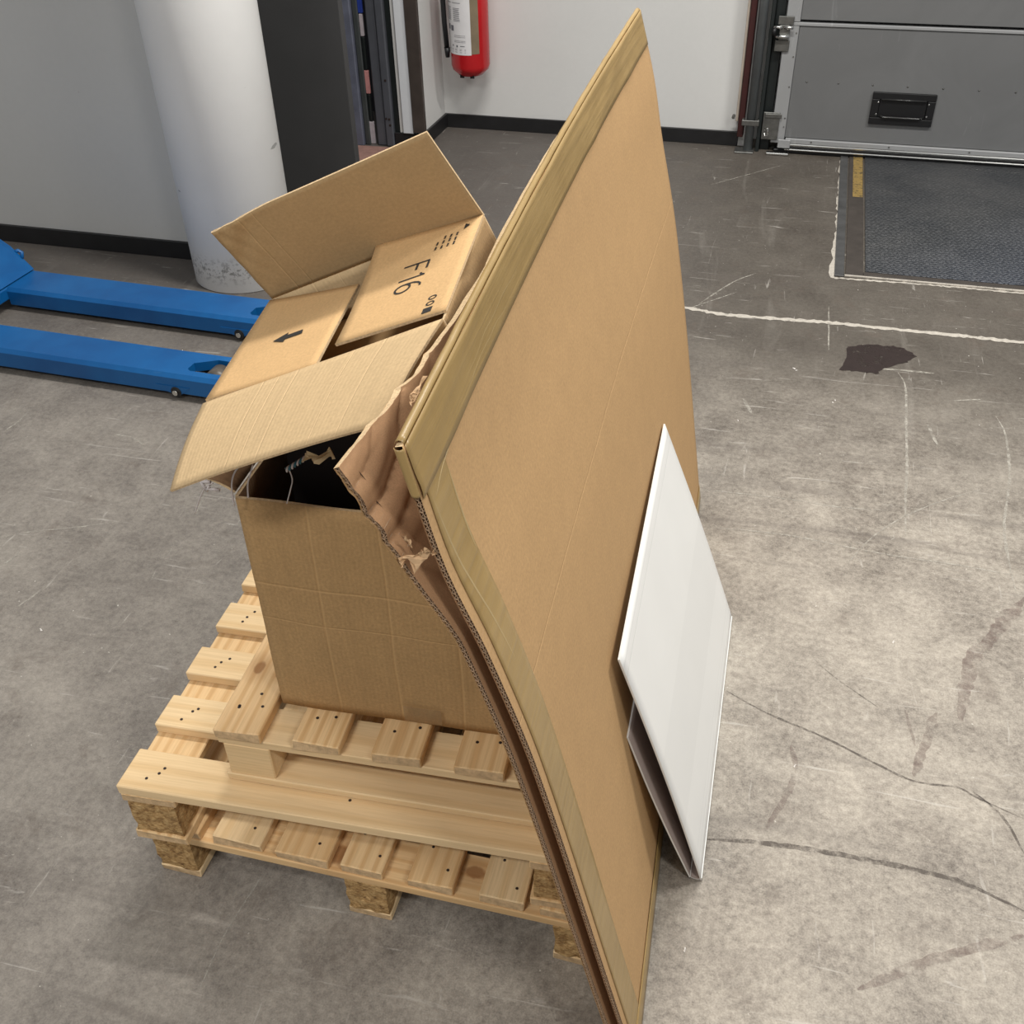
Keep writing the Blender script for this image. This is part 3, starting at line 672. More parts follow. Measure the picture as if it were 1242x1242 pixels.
for q in (0.085, 0.078, 0.062, 0.056): patch(bm, -2.15, -1.5, zb+q, zb+q+0.0015)
for q in (0.030, 0.024, 0.014): patch(bm, -2.6, -1.5, zb+q*0.8, zb+q*0.8+0.0015)
patch(bm, -2.30, -2.22, zb+0.036, zb+0.044); patch(bm, -2.03, -1.93, zb+0.034, zb+0.043); patch(bm, -1.8, -1.55, zb+0.038, zb+0.041)
tag(link('label_print', bm, M['label_ink'], fe), kind='stuff')
bm = bmesh.new(); add_tube(bm, [(-0.106, -0.035, 0.095), (-0.112, -0.035, 0.2), (-0.116, -0.03, 0.35), (-0.10, -0.01, 0.45), (-0.06, 0, 0.55), (-0.02, 0, 0.56)], 0.012, 12)
link('hose', bm, M['black_plastic'], fe)
bm = bmesh.new(); add_cyl(bm, (-0.105, -0.035, 0.05), (-0.105, -0.035, 0.094), 0.010, 12, r1=0.015); link('nozzle', bm, M['black_plastic'], fe)
bm = bmesh.new(); add_cyl(bm, (0, 0, 0.52), (0, 0, 0.57), 0.018, 16); add_box(bm, -0.012, 0.10, -0.010, 0.010, 0.575, 0.585); add_box(bm, -0.012, 0.09, -0.010, 0.010, 0.605, 0.615); bevel(bm, 0.002)
link('valve', bm, M['alu'], fe)
bm = bmesh.new(); add_box(bm, -0.02, 0.02, 0.093, 0.118, 0.10, 0.5); link('wall_bracket', bm, M['black_plastic'], fe)

# ================================================================== PALLETS
def board(name, L, W, T, parent, loc, rz, mat, bev=0.0018, jit=0.0007):
    """L along local X; end faces use the end-grain slot; origin at centre of underside"""
    bm = bmesh.new(); add_box(bm, -L/2, L/2, -W/2, W/2, 0, T)
    for v in bm.verts: v.co += Vector((random.uniform(-jit, jit)*3, random.uniform(-jit, jit), random.uniform(-jit, jit)*0.5))
    bm.normal_update()
    for f in bm.faces:
        if abs(f.normal.x) > 0.8: f.material_index = 1
    bevel(bm, bev)
    return link(name, bm, [mat, M['endgrain']], parent, loc=loc, rot=(0, 0, rz))
def block(name, sx, sy, h, parent, loc, mat, rough=0.0):
    bm = bmesh.new(); add_box(bm, -sx/2, sx/2, -sy/2, sy/2, 0, h)
    if rough:
        bmesh.ops.subdivide_edges(bm, edges=list(bm.edges), cuts=5, use_grid_fill=True)
        for v in bm.verts:
            n = noise.noise(Vector(v.co)*90+Vector(loc)*20)
            d = Vector((v.co.x/sx*2, v.co.y/sy*2, 0))
            v.co += d*rough*(n-0.2)
    else: bevel(bm, 0.002)
    return link(name, bm, mat, parent, loc=loc)
def nails(parent, pts, z):
    bm = bmesh.new()
    for x, y in pts:
        add_lathe(bm, [(0.0027, 0.0), (0.0025, 0.0006)], (x+random.uniform(-.004, .004), y+random.uniform(-.004, .004), z+0.0002), 8)
    return tag(link('nail_heads', bm, M['nail'], parent), kind='stuff')

# --- bottom pallet: boards run away from the camera
p1 = tag(empty('wooden_pallet', (0, 0, 0)), 'bottom wooden pallet of the stack, standing on the floor on chipboard blocks', 'pallet', 'stacked wooden pallets')
BL = 1.05
H = dict(run=0.018, blk=0.100, strg=0.118, deck=0.138)
for x in (0.0375, 0.40, 0.7625):
    board('runner_board', BL, 0.078, 0.018, p1, (x, BL/2, 0.0), PI/2, M['pine_pale'])
    for y in (0.05, 0.525, 1.0):
        block('chipboard_block', 0.075, 0.10, 0.082, p1, (x-(0.022 if x > 0.7 and y > 0.1 else 0), y, 0.018), M['chip'], 0.004)
for i, y in enumerate((0.05, 0.525, 1.0)):
    board('stringer_board', 0.80 if i == 0 else 0.765, 0.086 if i == 0 else 0.098, 0.018, p1, (0.40 if i == 0 else 0.3825, y-(0.007 if i == 0 else 0), 0.100), 0, M['pine_knot2'] if i == 0 else M['pine'])
xs1 = [(0.004, 0.100), (0.124, 0.215), (0.242, 0.338), (0.360, 0.434), (0.478, 0.556), (0.600, 0.675), (0.700, 0.768)]
for a, b in xs1:
    board('deck_board', BL-0.004, b-a, 0.020, p1, ((a+b)/2, BL/2+random.uniform(-.002, .002), 0.118), PI/2, random.choice([M['pine'], M['pine'], M['pine_pale']]))
nails(p1, [((a+b)/2+dx, y) for a, b in xs1 for dx, y in ((-0.016, 0.070), (0.02, 0.032), (-0.02, 0.52), (0.02, 0.53))], 0.138)

# --- middle pallet: boards run left to right
p2 = tag(empty('wooden_pallet', (-0.0017, -0.0285, 0), 0.0497), 'middle wooden pallet of the stack with its boards running left to right', 'pallet', 'stacked wooden pallets')
zb2 = 0.1390
for x in (0.05, 0.39, 0.735):
    if x != 0.39: board('runner_board', 0.90, 0.095, 0.018, p2, (x, 0.45, zb2), PI/2, M['pine'])
    board('stringer_board', 0.90 if x != 0.39 else 0.82, 0.095, 0.018, p2, (x, 0.45 if x != 0.39 else 0.49, 0.2370), PI/2, M['pine'])
    for y in ((0.05, 0.45, 0.85) if x != 0.39 else (0.85,)):
        block('chipboard_block', 0.085, 0.095, 0.237-zb2-0.018, p2, (x, y, zb2+0.018), M['chip'], 0.004)
ys2 = [0.0, 0.1332, 0.2568, 0.3821, 0.5033, 0.628, 0.752]
bw2 = [0.080, 0.071, 0.070, 0.070, 0.072, 0.072, 0.076]
for i, (y, bw) in enumerate(zip(ys2, bw2)):
    board('deck_board', 0.785, bw, 0.0192, p2, (0.3925, y+bw/2, 0.2552), 0, M['pine_pale'])
nails(p2, [(x, y+dy) for y in ys2 for x, dy in ((0.045, 0.020), (0.062, 0.050), (0.055, 0.038), (0.39, 0.045), (0.73, 0.02), (0.74, 0.05))], 0.2746)

# --- top half pallet: boards run away from the camera
p3 = tag(empty('wooden_half_pallet', (0.1739, 0.0277, 0), 0.0471), 'small top wooden pallet of the stack carrying the cardboard box', 'pallet', 'stacked wooden pallets')
zb3 = 0.2762
for y in (0.0375, 0.40, 0.7625):
    board('runner_board', 0.592, 0.085, 0.015, p3, (0.296, y+0.005, zb3), 0, M['pine_pale'])
    board('stringer_board', 0.592, 0.072, 0.0175, p3, (0.296, y, 0.3637), 0, M['pine_pale'])
    for x in (0.045, 0.547) if y < 0.1 else (0.045, 0.296, 0.547):
        block('wooden_block', 0.078, 0.072, 0.3637-zb3-0.015, p3, (x, y, zb3+0.015), M['pine_pale'])
for i in range(5):
    x = 0.1293*i
    board('deck_board', 0.80, 0.077, 0.0205, p3, (x+0.038, 0.397, 0.3812), PI/2, M['pine_knot'] if i == 0 else M['pine'])
nails(p3, [(0.1293*i+0.038+dx, y) for i in range(5) for dx, y in ((-0.016, 0.045), (0.018, 0.055), (0.0, 0.40), (0.0, 0.75))]+[(0.02, 0.052), (0.045, 0.080)], 0.4018)
DECK = 0.4022

# ================================================================== CARDBOARD HELPERS
def slab(name, fn, nu, nv, th, mats, parent, Lu, Lv, open_u0=False, wob=0.0, flip=False, shade=True, uvswap=False):
    """thin panel of thickness th about the surface fn(u,v); mats = [outer, inner, edge]; UVs in metres"""
    bm = bmesh.new(); uvl = bm.loops.layers.uv.new('UVMap'); e = 1e-3
    def nrm(u, v):
        a = fn(min(u+e, 1), v)-fn(max(u-e, 0), v); b = fn(u, min(v+e, 1))-fn(u, max(v-e, 0)); n = a.cross(b).normalized()
        return -n if flip else n
    G = [[None]*(nv+1) for _ in range(nu+1)]
    for i in range(nu+1):
        for j in range(nv+1):
            u, v = i/nu, j/nv; p = fn(u, v); n = nrm(u, v)
            if wob: p = p+n*wob*noise.noise(Vector((u*Lu*7, v*Lv*7, len(name)*1.7)))
            G[i][j] = (bm.verts.new(p+n*th/2), bm.verts.new(p-n*th/2))
    def face(vs, uvs, mi):
        f = bm.faces.new(vs); f.material_index = mi
        for lp, q in zip(f.loops, uvs): lp[uvl].uv = q
        return f
    U = lambda i, j: (i/nu*Lu, j/nv*Lv)
    for i in range(nu):
        for j in range(nv):
            q = [(i, j), (i+1, j), (i+1, j+1), (i, j+1)]
            o = q[::-1] if flip else q
            f = face([G[a][b][0] for a, b in o], [U(a, b) for a, b in o], 0); f.smooth = shade
            o = o[::-1]
            f = face([G[a][b][1] for a, b in o], [U(a, b) for a, b in o], 1); f.smooth = shade
    rim = [((i, 0), (i+1, 0)) for i in range(nu)]+[((nu, j), (nu, j+1)) for j in range(nv)]+[((i+1, nv), (i, nv)) for i in reversed(range(nu))]
    if not open_u0: rim += [((0, j+1), (0, j)) for j in reversed(range(nv))]
    for (a, b), (c_, d_) in rim:
        vs = [G[a][b][0], G[a][b][1], G[c_][d_][1], G[c_][d_][0]]
        if flip: vs = vs[::-1]
        face(vs, [(U(a, b)[0], U(a, b)[1])]*4, 2)
    return link(name, bm, mats, parent)
def bil(A, B, C, D):
    A, B, C, D = map(Vector, (A, B, C, D))
    return lambda u, v: (A*(1-u)+B*u)*(1-v)+(D*(1-u)+C*u)*v

# ================================================================== LOWER BOX
bx0, bx1, by0, by1, bz0, bz1 = 0.0, 0.392, 0.0, 0.56, DECK+0.001, 0.811
box = tag(empty('cardboard_box', (0.2585, 0.0985, 0), 0.0471), 'large open brown cardboard box standing on the top pallet', 'box')
T = 0.005
def wp(name, A, B, C, D, nu, nv, Lu, Lv, mats, parent=box, wob=0.003, **kw):
    return slab(name, bil(A, B, C, D), nu, nv, T, mats, parent, Lu, Lv, wob=wob, **kw)
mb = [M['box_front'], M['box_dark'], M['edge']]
# front wall sags a little at the rim on the right
def front_fn(u, v):
    x = bx0+(bx1-bx0)*u; z = bz0+(bz1-bz0-0.012*smooth(0.45, 1, u))*v
    bow = 0.006*math.sin(PI*u)*math.sin(PI*min(1, v*0.9+0.05))
    return Vector((x, by0-bow+0.0025, z))
slab('front_wall', front_fn, 24, 22, T, mb, box, 0.39, 0.41, wob=0.004)
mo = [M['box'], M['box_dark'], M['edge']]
wp('rear_wall', (bx1, by1, bz0), (bx0, by1, bz0), (bx0, by1, bz1), (bx1, by1, bz1), 8, 8, 0.39, 0.41, mo)
wp('left_wall', (bx0, by1-.003, bz0), (bx0, by0+.006, bz0), (bx0, by0+.006, bz1), (bx0, by1-.003, bz1), 10, 8, 0.56, 0.41, mo)
wp('right_wall', (bx1, by0+.006, bz0), (bx1, by1-.003, bz0), (bx1, by1-.003, bz1-.012), (bx1, by0+.006, bz1-.012), 10, 8, 0.56, 0.41, mo)
wp('bottom', (bx0+.004, by0+.006, bz0+.003), (bx1-.004, by0+.006, bz0+.003), (bx1-.004, by1-.004, bz0+.003), (bx0+.004, by1-.004, bz0+.003), 4, 4, 0.39, 0.56, mo, wob=0)
def torn_flap(u, v):
    # torn flap stub folded out over the left rim
    tear = 0.042+0.006*math.sin(u*23)+0.006*math.sin(u*51+1)
    y = by0+0.01+0.30*u
    return Vector((bx0-0.004-tear*v*0.80, y, bz1+0.002+tear*0.62*v-0.012*v*v))
slab('torn_flap', torn_flap, 30, 4, 0.004, [M['box_dark'], M['box'], M['edge']], box, 0.3, 0.04)
def scrap(u, v): return Vector((0.158+0.036*u+0.01*v, 0.035+0.05*v, 0.925-DECK*0+0.010*math.sin(u*5)+0.004*v))
# clear tape patch low on the front wall
bm = bmesh.new()
pv = None
uvl = bm.loops.layers.uv.new('UVMap')
for i in range(9):
    u = (0.205+0.06*i/8)/0.39; ps = []
    for v in (0.02, 0.105):
        p = front_fn(u, v); ps.append(bm.verts.new((p.x, p.y-0.0072, p.z)))
    if pv:
        f = bm.faces.new((pv[0], ps[0], ps[1], pv[1]))
    pv = ps
k = NM('clear_tape', 0.15, 0, 0.6); k.color((0.38, 0.26, 0.14, 1)); k.b.inputs['Alpha'].default_value = 0.45
M['clear_tape'] = k.m
link('tape_patch', bm, M['clear_tape'], box)

# added block under the upper carton, black to keep the box mouth dark
pk = tag(empty('shade_block', (0, 0, 0)), 'added black block that darkens the open mouth of the large box, under the F16 carton', 'shade block')
# ================================================================== UPPER CARTON (tilted, flaps open)
W_, L_ = 0.36, 0.2718
o_ = Vector((0.2319, 0.1174, 0.9436))
ux, vy, nz = Vector((0.9134, 0.0526, 0.4038)), Vector((-0.0913, 0.9928, 0.0773)), Vector((-0.3968, -0.1074, 0.9116))
cart = empty('flap_carton', (0, 0, 0))
mm = Matrix.Identity(4)
for i in range(3): mm[i][0], mm[i][1], mm[i][2], mm[i][3] = ux[i], vy[i], nz[i], o_[i]
cart.matrix_world = mm
tag(cart, 'tilted brown carton marked F16 with folded-in side flaps, resting in the large open box', 'carton')
HC = 0.072
mc = [M['carton'], M['box_dark'], M['edge']]
t2 = 0.0035
def cp(name, A, B, C, D, nu, nv, Lu, Lv, mats, wob=0.0015, **kw): return slab(name, bil(A, B, C, D), nu, nv, t2, mats, cart, Lu, Lv, wob=wob, **kw)
cp('front_wall', (0, .002, -HC), (W_, .002, -HC), (W_, .002, 0), (0, .002, 0), 8, 6, W_, HC, mc)
cp('rear_wall', (W_, L_-.002, -HC), (0, L_-.002, -HC), (0, L_-.002, 0), (W_, L_-.002, 0), 8, 6, W_, HC, [M['carton'], M['carton_in'], M['edge']])
cp('left_wall', (.002, L_-.004, -HC), (.002, .004, -HC), (.002, .004, 0), (.002, L_-.004, 0), 8, 6, L_, HC, mc)
def rwall(u, v):
    dent = 0.010*math.exp(-((u-0.52)/0.10)**2-((v-1.0)/0.22)**2)
    return Vector((W_-.002-dent, .004+(L_-.008)*u, -HC+(HC-0.001)*v-dent*0.3))
slab('right_wall', rwall, 30, 12, t2, [M['box'], M['box_dark'], M['edge']], cart, L_, HC)
cp('bottom', (.004, .004, -HC+.002), (W_-.004, .004, -HC+.002), (W_-.004, L_-.004, -HC+.002), (.004, L_-.004, -HC+.002), 4, 4, W_, L_, mc)
# side flaps folded in
def left_flap(u, v):
    y = 0.008+0.2025*u+0.052*u*(1-v)-0.004*v
    return Vector((0.175*v, y, 0.001-0.004*math.sin(v*PI*0.5)))
lf = slab('left_flap', left_flap, 16, 12, t2, [M['carton'], M['carton'], M['edge']], cart, 0.26, 0.18, wob=0.0006)
lf['label'] = 'folded-in side flap printed with a small black arrow'
def right_flap(u, v):
    y0 = 0.020+0.014*v; y1 = L_-0.003+0.002*v
    return Vector((W_-0.163*v, y0+(y1-y0)*u, 0.001+0.016*v*u*u))
def right_z(x, y):
    v = (W_-x)/0.163; y0 = 0.020+0.014*v; u = (y-y0)/(L_-0.003+0.002*v-y0)
    return right_flap(u, v).z
rf = slab('right_flap', right_flap, 16, 12, t2, [M['carton'], M['carton'], M['edge']], cart, 0.27, 0.167, wob=0.0, flip=True)
rf['label'] = 'folded-in side flap printed F16 in black'
# rear flap standing up
ar, lr = 1.7211, 0.1378
def rear_flap(u, v):
    s = -0.0714*v*lr
    bend = 0.004*math.sin(u*PI)*v
    corner = smooth(0.80, 1.0, (1-u)*0.62+v*0.38+0.0)
    x = u*W_+s+corner*0.004
    y = L_+lr*v*math.cos(ar)-bend
    z = lr*v*math.sin(ar)*(1.0-0.04*corner)
    cr = 0.0016*(math.sin(u*90+v*20)+math.sin(v*17-u*46))*smooth(0.30, 0.0, u)*v
    return Vector((x, y+cr-corner*0.006, z))
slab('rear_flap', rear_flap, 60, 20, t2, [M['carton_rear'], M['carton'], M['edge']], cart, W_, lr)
# front flap sloping out toward the camera
af, lfp = -0.2436, 0.137
def front_flap(u, v):
    x = u*(W_-0.050*v)-0.168*v*lfp*0.55
    y = -lfp*v*math.cos(af)
    z = lfp*v*math.sin(af)
    cv = 0.004*math.sin(v*PI)+0.004*math.sin(u*PI)*v
    return Vector((x, y, z+cv+0.001))
slab('front_flap', front_flap, 30, 14, t2, [M['carton_in'], M['carton'], M['edge']], cart, W_, lfp, flip=True, wob=0.001)
# prints: flat ink just proud of the flaps (in carton coordinates)
def text_mesh(body, size):
    cu = bpy.data.curves.new('t', 'FONT'); cu.body = body; cu.size = size; cu.align_x = 'CENTER'; cu.align_y = 'CENTER'; cu.resolution_u = 6; cu.offset = -size*0.012
    o = bpy.data.objects.new('t', cu); COL.objects.link(o)
    dg = bpy.context.evaluated_depsgraph_get(); me = bpy.data.meshes.new_from_object(o.evaluated_get(dg))
    bpy.data.objects.remove(o); bpy.data.curves.remove(cu)
    return me
def print_text(name, body, size, X, Y, ang, sx=1.0, z=0.0055, par=None):
    me = text_mesh(body, size); me.materials.clear(); me.materials.append(M['ink'])
    o = bpy.data.objects.new(name, me); COL.objects.link(o); o.parent = cart
    o.matrix_parent_inverse = Matrix.Identity(4)
    me.transform(Matrix.Translation((X, Y, 0)) @ Matrix.Rotation(ang, 4, 'Z') @ Matrix.Diagonal((sx, 1, 1, 1)))
    for v in me.vertices: v.co.z = right_z(v.co.x, v.co.y)+0.0022          # ink lies on the flap
    return o
def strokes(bm, pls, X, Y, cap, wd):
    # monoline lettering: glyph right = carton -Y, glyph up = carton +X
    def put(p, q):
        x, y = X+p[1]*cap, Y-p[0]*cap
        return bm.verts.new((x, y, right_z(x, y)+0.0023))
    for pl in pls:
        n = len(pl); pv = None
        for i, (a, b) in enumerate(pl):
            a0, b0 = pl[max(i-1, 0)]; a1, b1 = pl[min(i+1, n-1)]
            dx, dy = a1-a0, b1-b0; L = math.hypot(dx, dy) or 1; nx, ny = -dy/L*wd/2/cap, dx/L*wd/2/cap
            c = (put((a+nx, b+ny), 0), put((a-nx, b-ny), 0))
            if pv: bm.faces.new((pv[0], pv[1], c[1], c[0]))
            pv = c
six = [(1.66, 1.0), (1.52, 0.985), (1.40, 0.88), (1.30, 0.68), (1.27, 0.45), (1.27, 0.30)]
ring6 = [(1.52+0.25*math.cos(2*PI*k/24+PI), 0.29+0.29*math.sin(2*PI*k/24+PI)) for k in range(25)]
bm = bmesh.new()
strokes(bm, [[(0, 0), (0, 0.5), (0, 1.03)], [(0, 1.0), (0.3, 1.0), (0.52, 1.0)], [(0, 0.56), (0.2, 0.56), (0.44, 0.56)], [(0.94, 0), (0.94, 0.5), (0.94, 1.03)], [(0.94, 1.0), (0.86, 0.88), (0.76, 0.82)], six, ring6], 0.262, 0.178, 0.038, 0.0034)
link('printed_code', bm, M['ink'], cart)['label'] = 'black printed F16'
bm = bmesh.new()
Ma = Matrix.Translation((0.092, 0.114, 0.0))
arrow = [(-0.026, 0.0), (-0.004, 0.012), (-0.004, 0.005), (0.022, 0.006), (0.024, -0.005), (-0.004, -0.005), (-0.004, -0.012)]
def zleft(x, y):
    v = x/0.179; return 0.001-0.004*math.sin(v*PI*0.5)
f = bm.faces.new([bm.verts.new((0.092+x, 0.114+y, zleft(0.092+x, 0)+0.0028)) for x, y in arrow[::-1]])
link('printed_arrow', bm, M['ink'], cart)['label'] = 'small black printed arrow'
bm = bmesh.new()
for k_ in range(4):
    for q in range(3):
        x = 0.330-0.009*k_; y = 0.205+0.013*q+random.uniform(-.001, .001)
        vsx = [bm.verts.new((x+a, y+b, right_z(x, y)+0.0024)) for a, b in ((-.0014, -.0045), (.0014, -.0045), (.0014, .0045), (-.0014, .0045))]
        if q < 3-(k_ == 3): bm.faces.new(vsx)
        else: [bm.verts.remove(v) for v in vsx]
add_prism(bm, [(0.338, 0.238), (0.346, 0.246), (0.338, 0.254)], 0.0050, 0.0052)
tag(link('printed_small_lines', bm, M['ink'], cart), kind='stuff')
bm = bmesh.new()
add_box(bm, 0.324, 0.337, 0.030, 0.042, 0.0032, 0.0034)
for yy in (0.052, 0.066):
    ring = []
    for kk in range(16):
        t = 2*PI*kk/16
        ring.append((bm.verts.new((0.331+0.0062*math.cos(t), yy+0.0052*math.sin(t), 0.0034)), bm.verts.new((0.331+0.0040*math.cos(t), yy+0.0032*math.sin(t), 0.0034))))
    for kk in range(16):
        a, b = ring[kk], ring[(kk+1) % 16]; bm.faces.new((a[0], b[0], b[1], a[1]))
tag(link('printed_symbols', bm, M['ink'], cart), kind='stuff')

# added black block: stands for the shade in the lower box, props the carton
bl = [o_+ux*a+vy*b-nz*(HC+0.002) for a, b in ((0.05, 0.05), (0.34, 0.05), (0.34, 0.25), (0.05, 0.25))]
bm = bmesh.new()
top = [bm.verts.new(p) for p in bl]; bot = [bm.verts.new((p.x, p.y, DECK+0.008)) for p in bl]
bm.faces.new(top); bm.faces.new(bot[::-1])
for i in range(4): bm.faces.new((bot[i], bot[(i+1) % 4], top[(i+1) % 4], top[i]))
M['shade_black'] = plain('shade_block_black', (0.012, 0.008, 0.007, 1), 0.9, var=0.1)
link('black_block', bm, M['shade_black'], pk)

# ================================================================== BIG LEANING FLAT CARTON
NEAR = [(0, .882), (.19, .839), (.655, .733), (.835, .680), (.945, .640), (1.04, .617), (1.095, .604)]
FAR = [(0, .822), (.40, .758), (.58, .727), (.755, .693), (.917, .654), (1.035, .629), (1.167, .590)]
SL, SH = 1.50, 1.14
def S(s, t):
    zn, zf = 1.095*t, 1.167*t
    n = Vector((interp(NEAR, zn), -0.14, zn)); f = Vector((interp(FAR, zf), 1.34+0.055*t, zf))
    p = n.lerp(f, s)
    p.x -= 0.012*math.sin(PI*s)*t
    p.z += 0.0048
    return p
def off(s, t):
    near = max(0.0, 1-s/0.27)
    return (0.0115+0.012*smooth(0.12, 0.0, s)+0.052*near*max(0.0, (t-0.78)/0.22)**1.25
            + 0.012*smooth(0.16, 0.34, s)*smooth(0.85, 0.45, s)*smooth(0.6, 1, t)+0.0015*noise.noise(Vector((s*30, 1, 2)))*smooth(0.9, 1, t))
# pressed folds in the upper near corner: polylines (metres from the near edge, metres down from the top), depth, width
FOLDS = [([(0.135, 0.0), (0.105, 0.022), (0.085, 0.045), (0.035, 0.062), (0.0, 0.060)], 0.0045, 0.015), ([(0.14, 0.10), (0.085, 0.085), (0.035, 0.095), (0.0, 0.098)], 0.0030, 0.013),
         ([(0.03, 0.11), (0.05, 0.17), (0.045, 0.25)], 0.0022, 0.012), ([(0.20, 0.0), (0.17, 0.03), (0.14, 0.10)], 0.0022, 0.014), ([(0.07, 0.0), (0.045, 0.02), (0.0, 0.03)], 0.0015, 0.010)]
def folds(a, b):
    h = 0.0
    for pl, dep, wd in FOLDS:
        best = 1.0
        for (x0, y0), (x1, y1) in zip(pl, pl[1:]):
            dx, dy = x1-x0, y1-y0; q = max(0, min(1, ((a-x0)*dx+(b-y0)*dy)/(dx*dx+dy*dy)))
            best = min(best, math.hypot(a-x0-q*dx, b-y0-q*dy))
        if best < wd: h -= dep*(1-best/wd)**1.8
        elif best < wd*2.2: h += dep*0.35*math.sin(PI*(best-wd)/(wd*1.2))
    return h
def Rr(s, t):
    tt = t*0.985; p = S(s, tt); d = off(s, tt)
    p = p+Vector((-d, 0, -0.25*d*t))
    p.x += folds(s*SL, (1-t)*SH)
    return p
def Rwarp(u, v): return Rr(u**2.2, 1-(1-v)**2.0)
big = tag(empty('flattened_carton', (0, 0, 0)), 'tall flattened brown carton taped along its edges, leaning against the loaded pallets', 'carton')
slab('outer_sheet', S, 44, 44, 0.0075, [M['sheet'], M['sheet_in'], M['edge']], big, SL, SH, open_u0=True)
rs = slab('rear_sheet', Rwarp, 170, 130, 0.0075, [M['sheet_in'], M['sheet'], M['edge']], big, SL, SH, open_u0=True)
rs['label'] = 'crumpled reddish-brown inner face'
def flutes(fn, name, t0, t1):
    """real corrugated core at the open near edge"""
    bm = bmesh.new(); e = 1e-3
    N = int((t1-t0)*SH/0.0075)*8
    for lay, (c0, amp) in enumerate(((0.0018, 0.0016), (-0.0018, 0.0016))):
        pv = None
        for i in range(N+1):
            t = t0+(t1-t0)*i/N
            a = fn(0.001, t); du = (fn(0.01, t)-fn(0, t)).normalized(); dv = (fn(0, min(1, t+e))-fn(0, max(0, t-e))).normalized(); n = du.cross(dv).normalized()
            ph = math.sin(2*PI*i/8+lay*1.3)
            off_ = c0+amp*ph
            ps = [bm.verts.new(a+n*(off_+s_*0.00035)+du*d) for s_ in (-1, 1) for d in (0.0, 0.018)]
            if pv:
                bm.faces.new((pv[0], ps[0], ps[1], pv[1])); bm.faces.new((pv[2], pv[3], ps[3], ps[2])); bm.faces.new((pv[0], pv[2], ps[2], ps[0]))
            pv = ps
    pv = None
    M2 = 60
    for i in range(M2+1):
        t = t0+(t1-t0)*i/M2; a = fn(0.001, t); du = (fn(0.01, t)-fn(0, t)).normalized(); dv = (fn(0, min(1, t+e))-fn(0, max(0, t-e))).normalized(); n = du.cross(dv).normalized()
        ps = [bm.verts.new(a+n*q) for q in (-0.0003, 0.0003)]+[bm.verts.new(a+n*q+du*0.018) for q in (-0.0037, 0.0037)]
        if pv:
            bm.faces.new((pv[0], ps[0], ps[1], pv[1]))
            f = bm.faces.new((pv[2], ps[2], ps[3], pv[3])); f.material_index = 1  # dark strip behind the waves stands for shade inside the flutes
        pv = ps
    return tag(link(name, bm, [M['flute'], M['flute_shade']], big), kind='stuff')
flutes(S, 'corrugated_core', 0.0, 0.955)
flutes(Rr, 'corrugated_core', 0.0, 1.0)
# tape strips on the outer sheet, wrapped over top and ends
def on_sheet(h):
    def g(s, t):
        e = 1e-3; a = S(min(s+e, 1), t)-S(max(s-e, 0), t); b = S(s, min(t+e, 1))-S(s, max(t-e, 0))
        return S(s, t)+a.cross(b).normalized()*h
    return g
def tape_strip(name, s0, s1, t0, t1, h, nu, nv, wr=0.0):
    g = on_sheet(h)
    def fn(u, v):
        s, t = s0+(s1-s0)*u, t0+(t1-t0)*v
        p = g(s, t)
        if wr: p.x += wr*max(0, math.sin(u*8+v*3.5+1.0))**24+wr*max(0, math.sin(u*9-v*2.2+2.2))**30
        return p
    return slab(name, fn, nu, nv, 0.0004, [M['tape']]*3, big, (s1-s0)*SL, (t1-t0)*SH)
tape_strip('packing_tape', 0.002, 0.998, 0.944, 0.999, 0.0054, 160, 8, 0.0012)
tape_strip('packing_tape', 0.010, 0.050, 0.0, 0.985, 0.0046, 8, 120, 0.0)
tape_strip('packing_tape', 0.0, 0.998, 0.0, 0.035, 0.0054, 60, 3)
def cap_fn(u, v):
    a = PI*(v-0.5)
    s = 0.003+0.994*u; p = S(s, 1.0)
    return p+Vector((0.0048*math.sin(a)-0.0006, 0, 0.0048*math.cos(a)-0.001+0.0012*noise.noise(Vector((u*38, 3, 1)))))
slab('packing_tape', cap_fn, 160, 6, 0.0004, [M['tape'], M['tape'], M['tape']], big, SL, 0.012)
def cap2(u, v):
    a = PI*(v-0.5); t = 0.950+0.049*u; p = S(0.0, t)
    return p+Vector((0.0048*math.sin(a), -0.0045*math.cos(a)-0.0003, 0))
slab('packing_tape', cap2, 20, 6, 0.0005, [M['tape']]*3, big, 0.055, 0.012, flip=True)
# tape wrinkles (raised ridges)
def ridge(pts, h=0.0010, wd=0.0014, base=0.0048):
    bm = bmesh.new(); pv = None; g0 = on_sheet(base); g1 = on_sheet(base+h)
    n = 40
    for i in range(n+1):
        q = i/n*(len(pts)-1); k_ = min(int(q), len(pts)-2); fr = q-k_
        s = pts[k_][0]+(pts[k_+1][0]-pts[k_][0])*fr; t = pts[k_][1]+(pts[k_+1][1]-pts[k_][1])*fr
        t += 0.0012*math.sin(i*0.9)
        e = math.sin(PI*i/n)**0.5
        ds = pts[k_+1][0]-pts[k_][0]; dt = pts[k_+1][1]-pts[k_][1]; L = math.hypot(ds*SL, dt*SH)
        ps, pt = -dt*SH/L*wd/SL, ds*SL/L*wd/SH
        c = [bm.verts.new(g0(max(0, s+ps*e), min(1, t+pt*e))), bm.verts.new(g0(s, t).lerp(g1(s, t), e)), bm.verts.new(g0(max(0, s-ps*e), max(0, t-pt*e)))]
        if pv: bm.faces.new((pv[0], c[0], c[1], pv[1])); bm.faces.new((pv[1], c[1], c[2], pv[2]))
        pv = c
    return bm
M['tape_ridge'] = plain('tape_crease', (0.52, 0.39, 0.20, 1), 0.35, var=0.05)
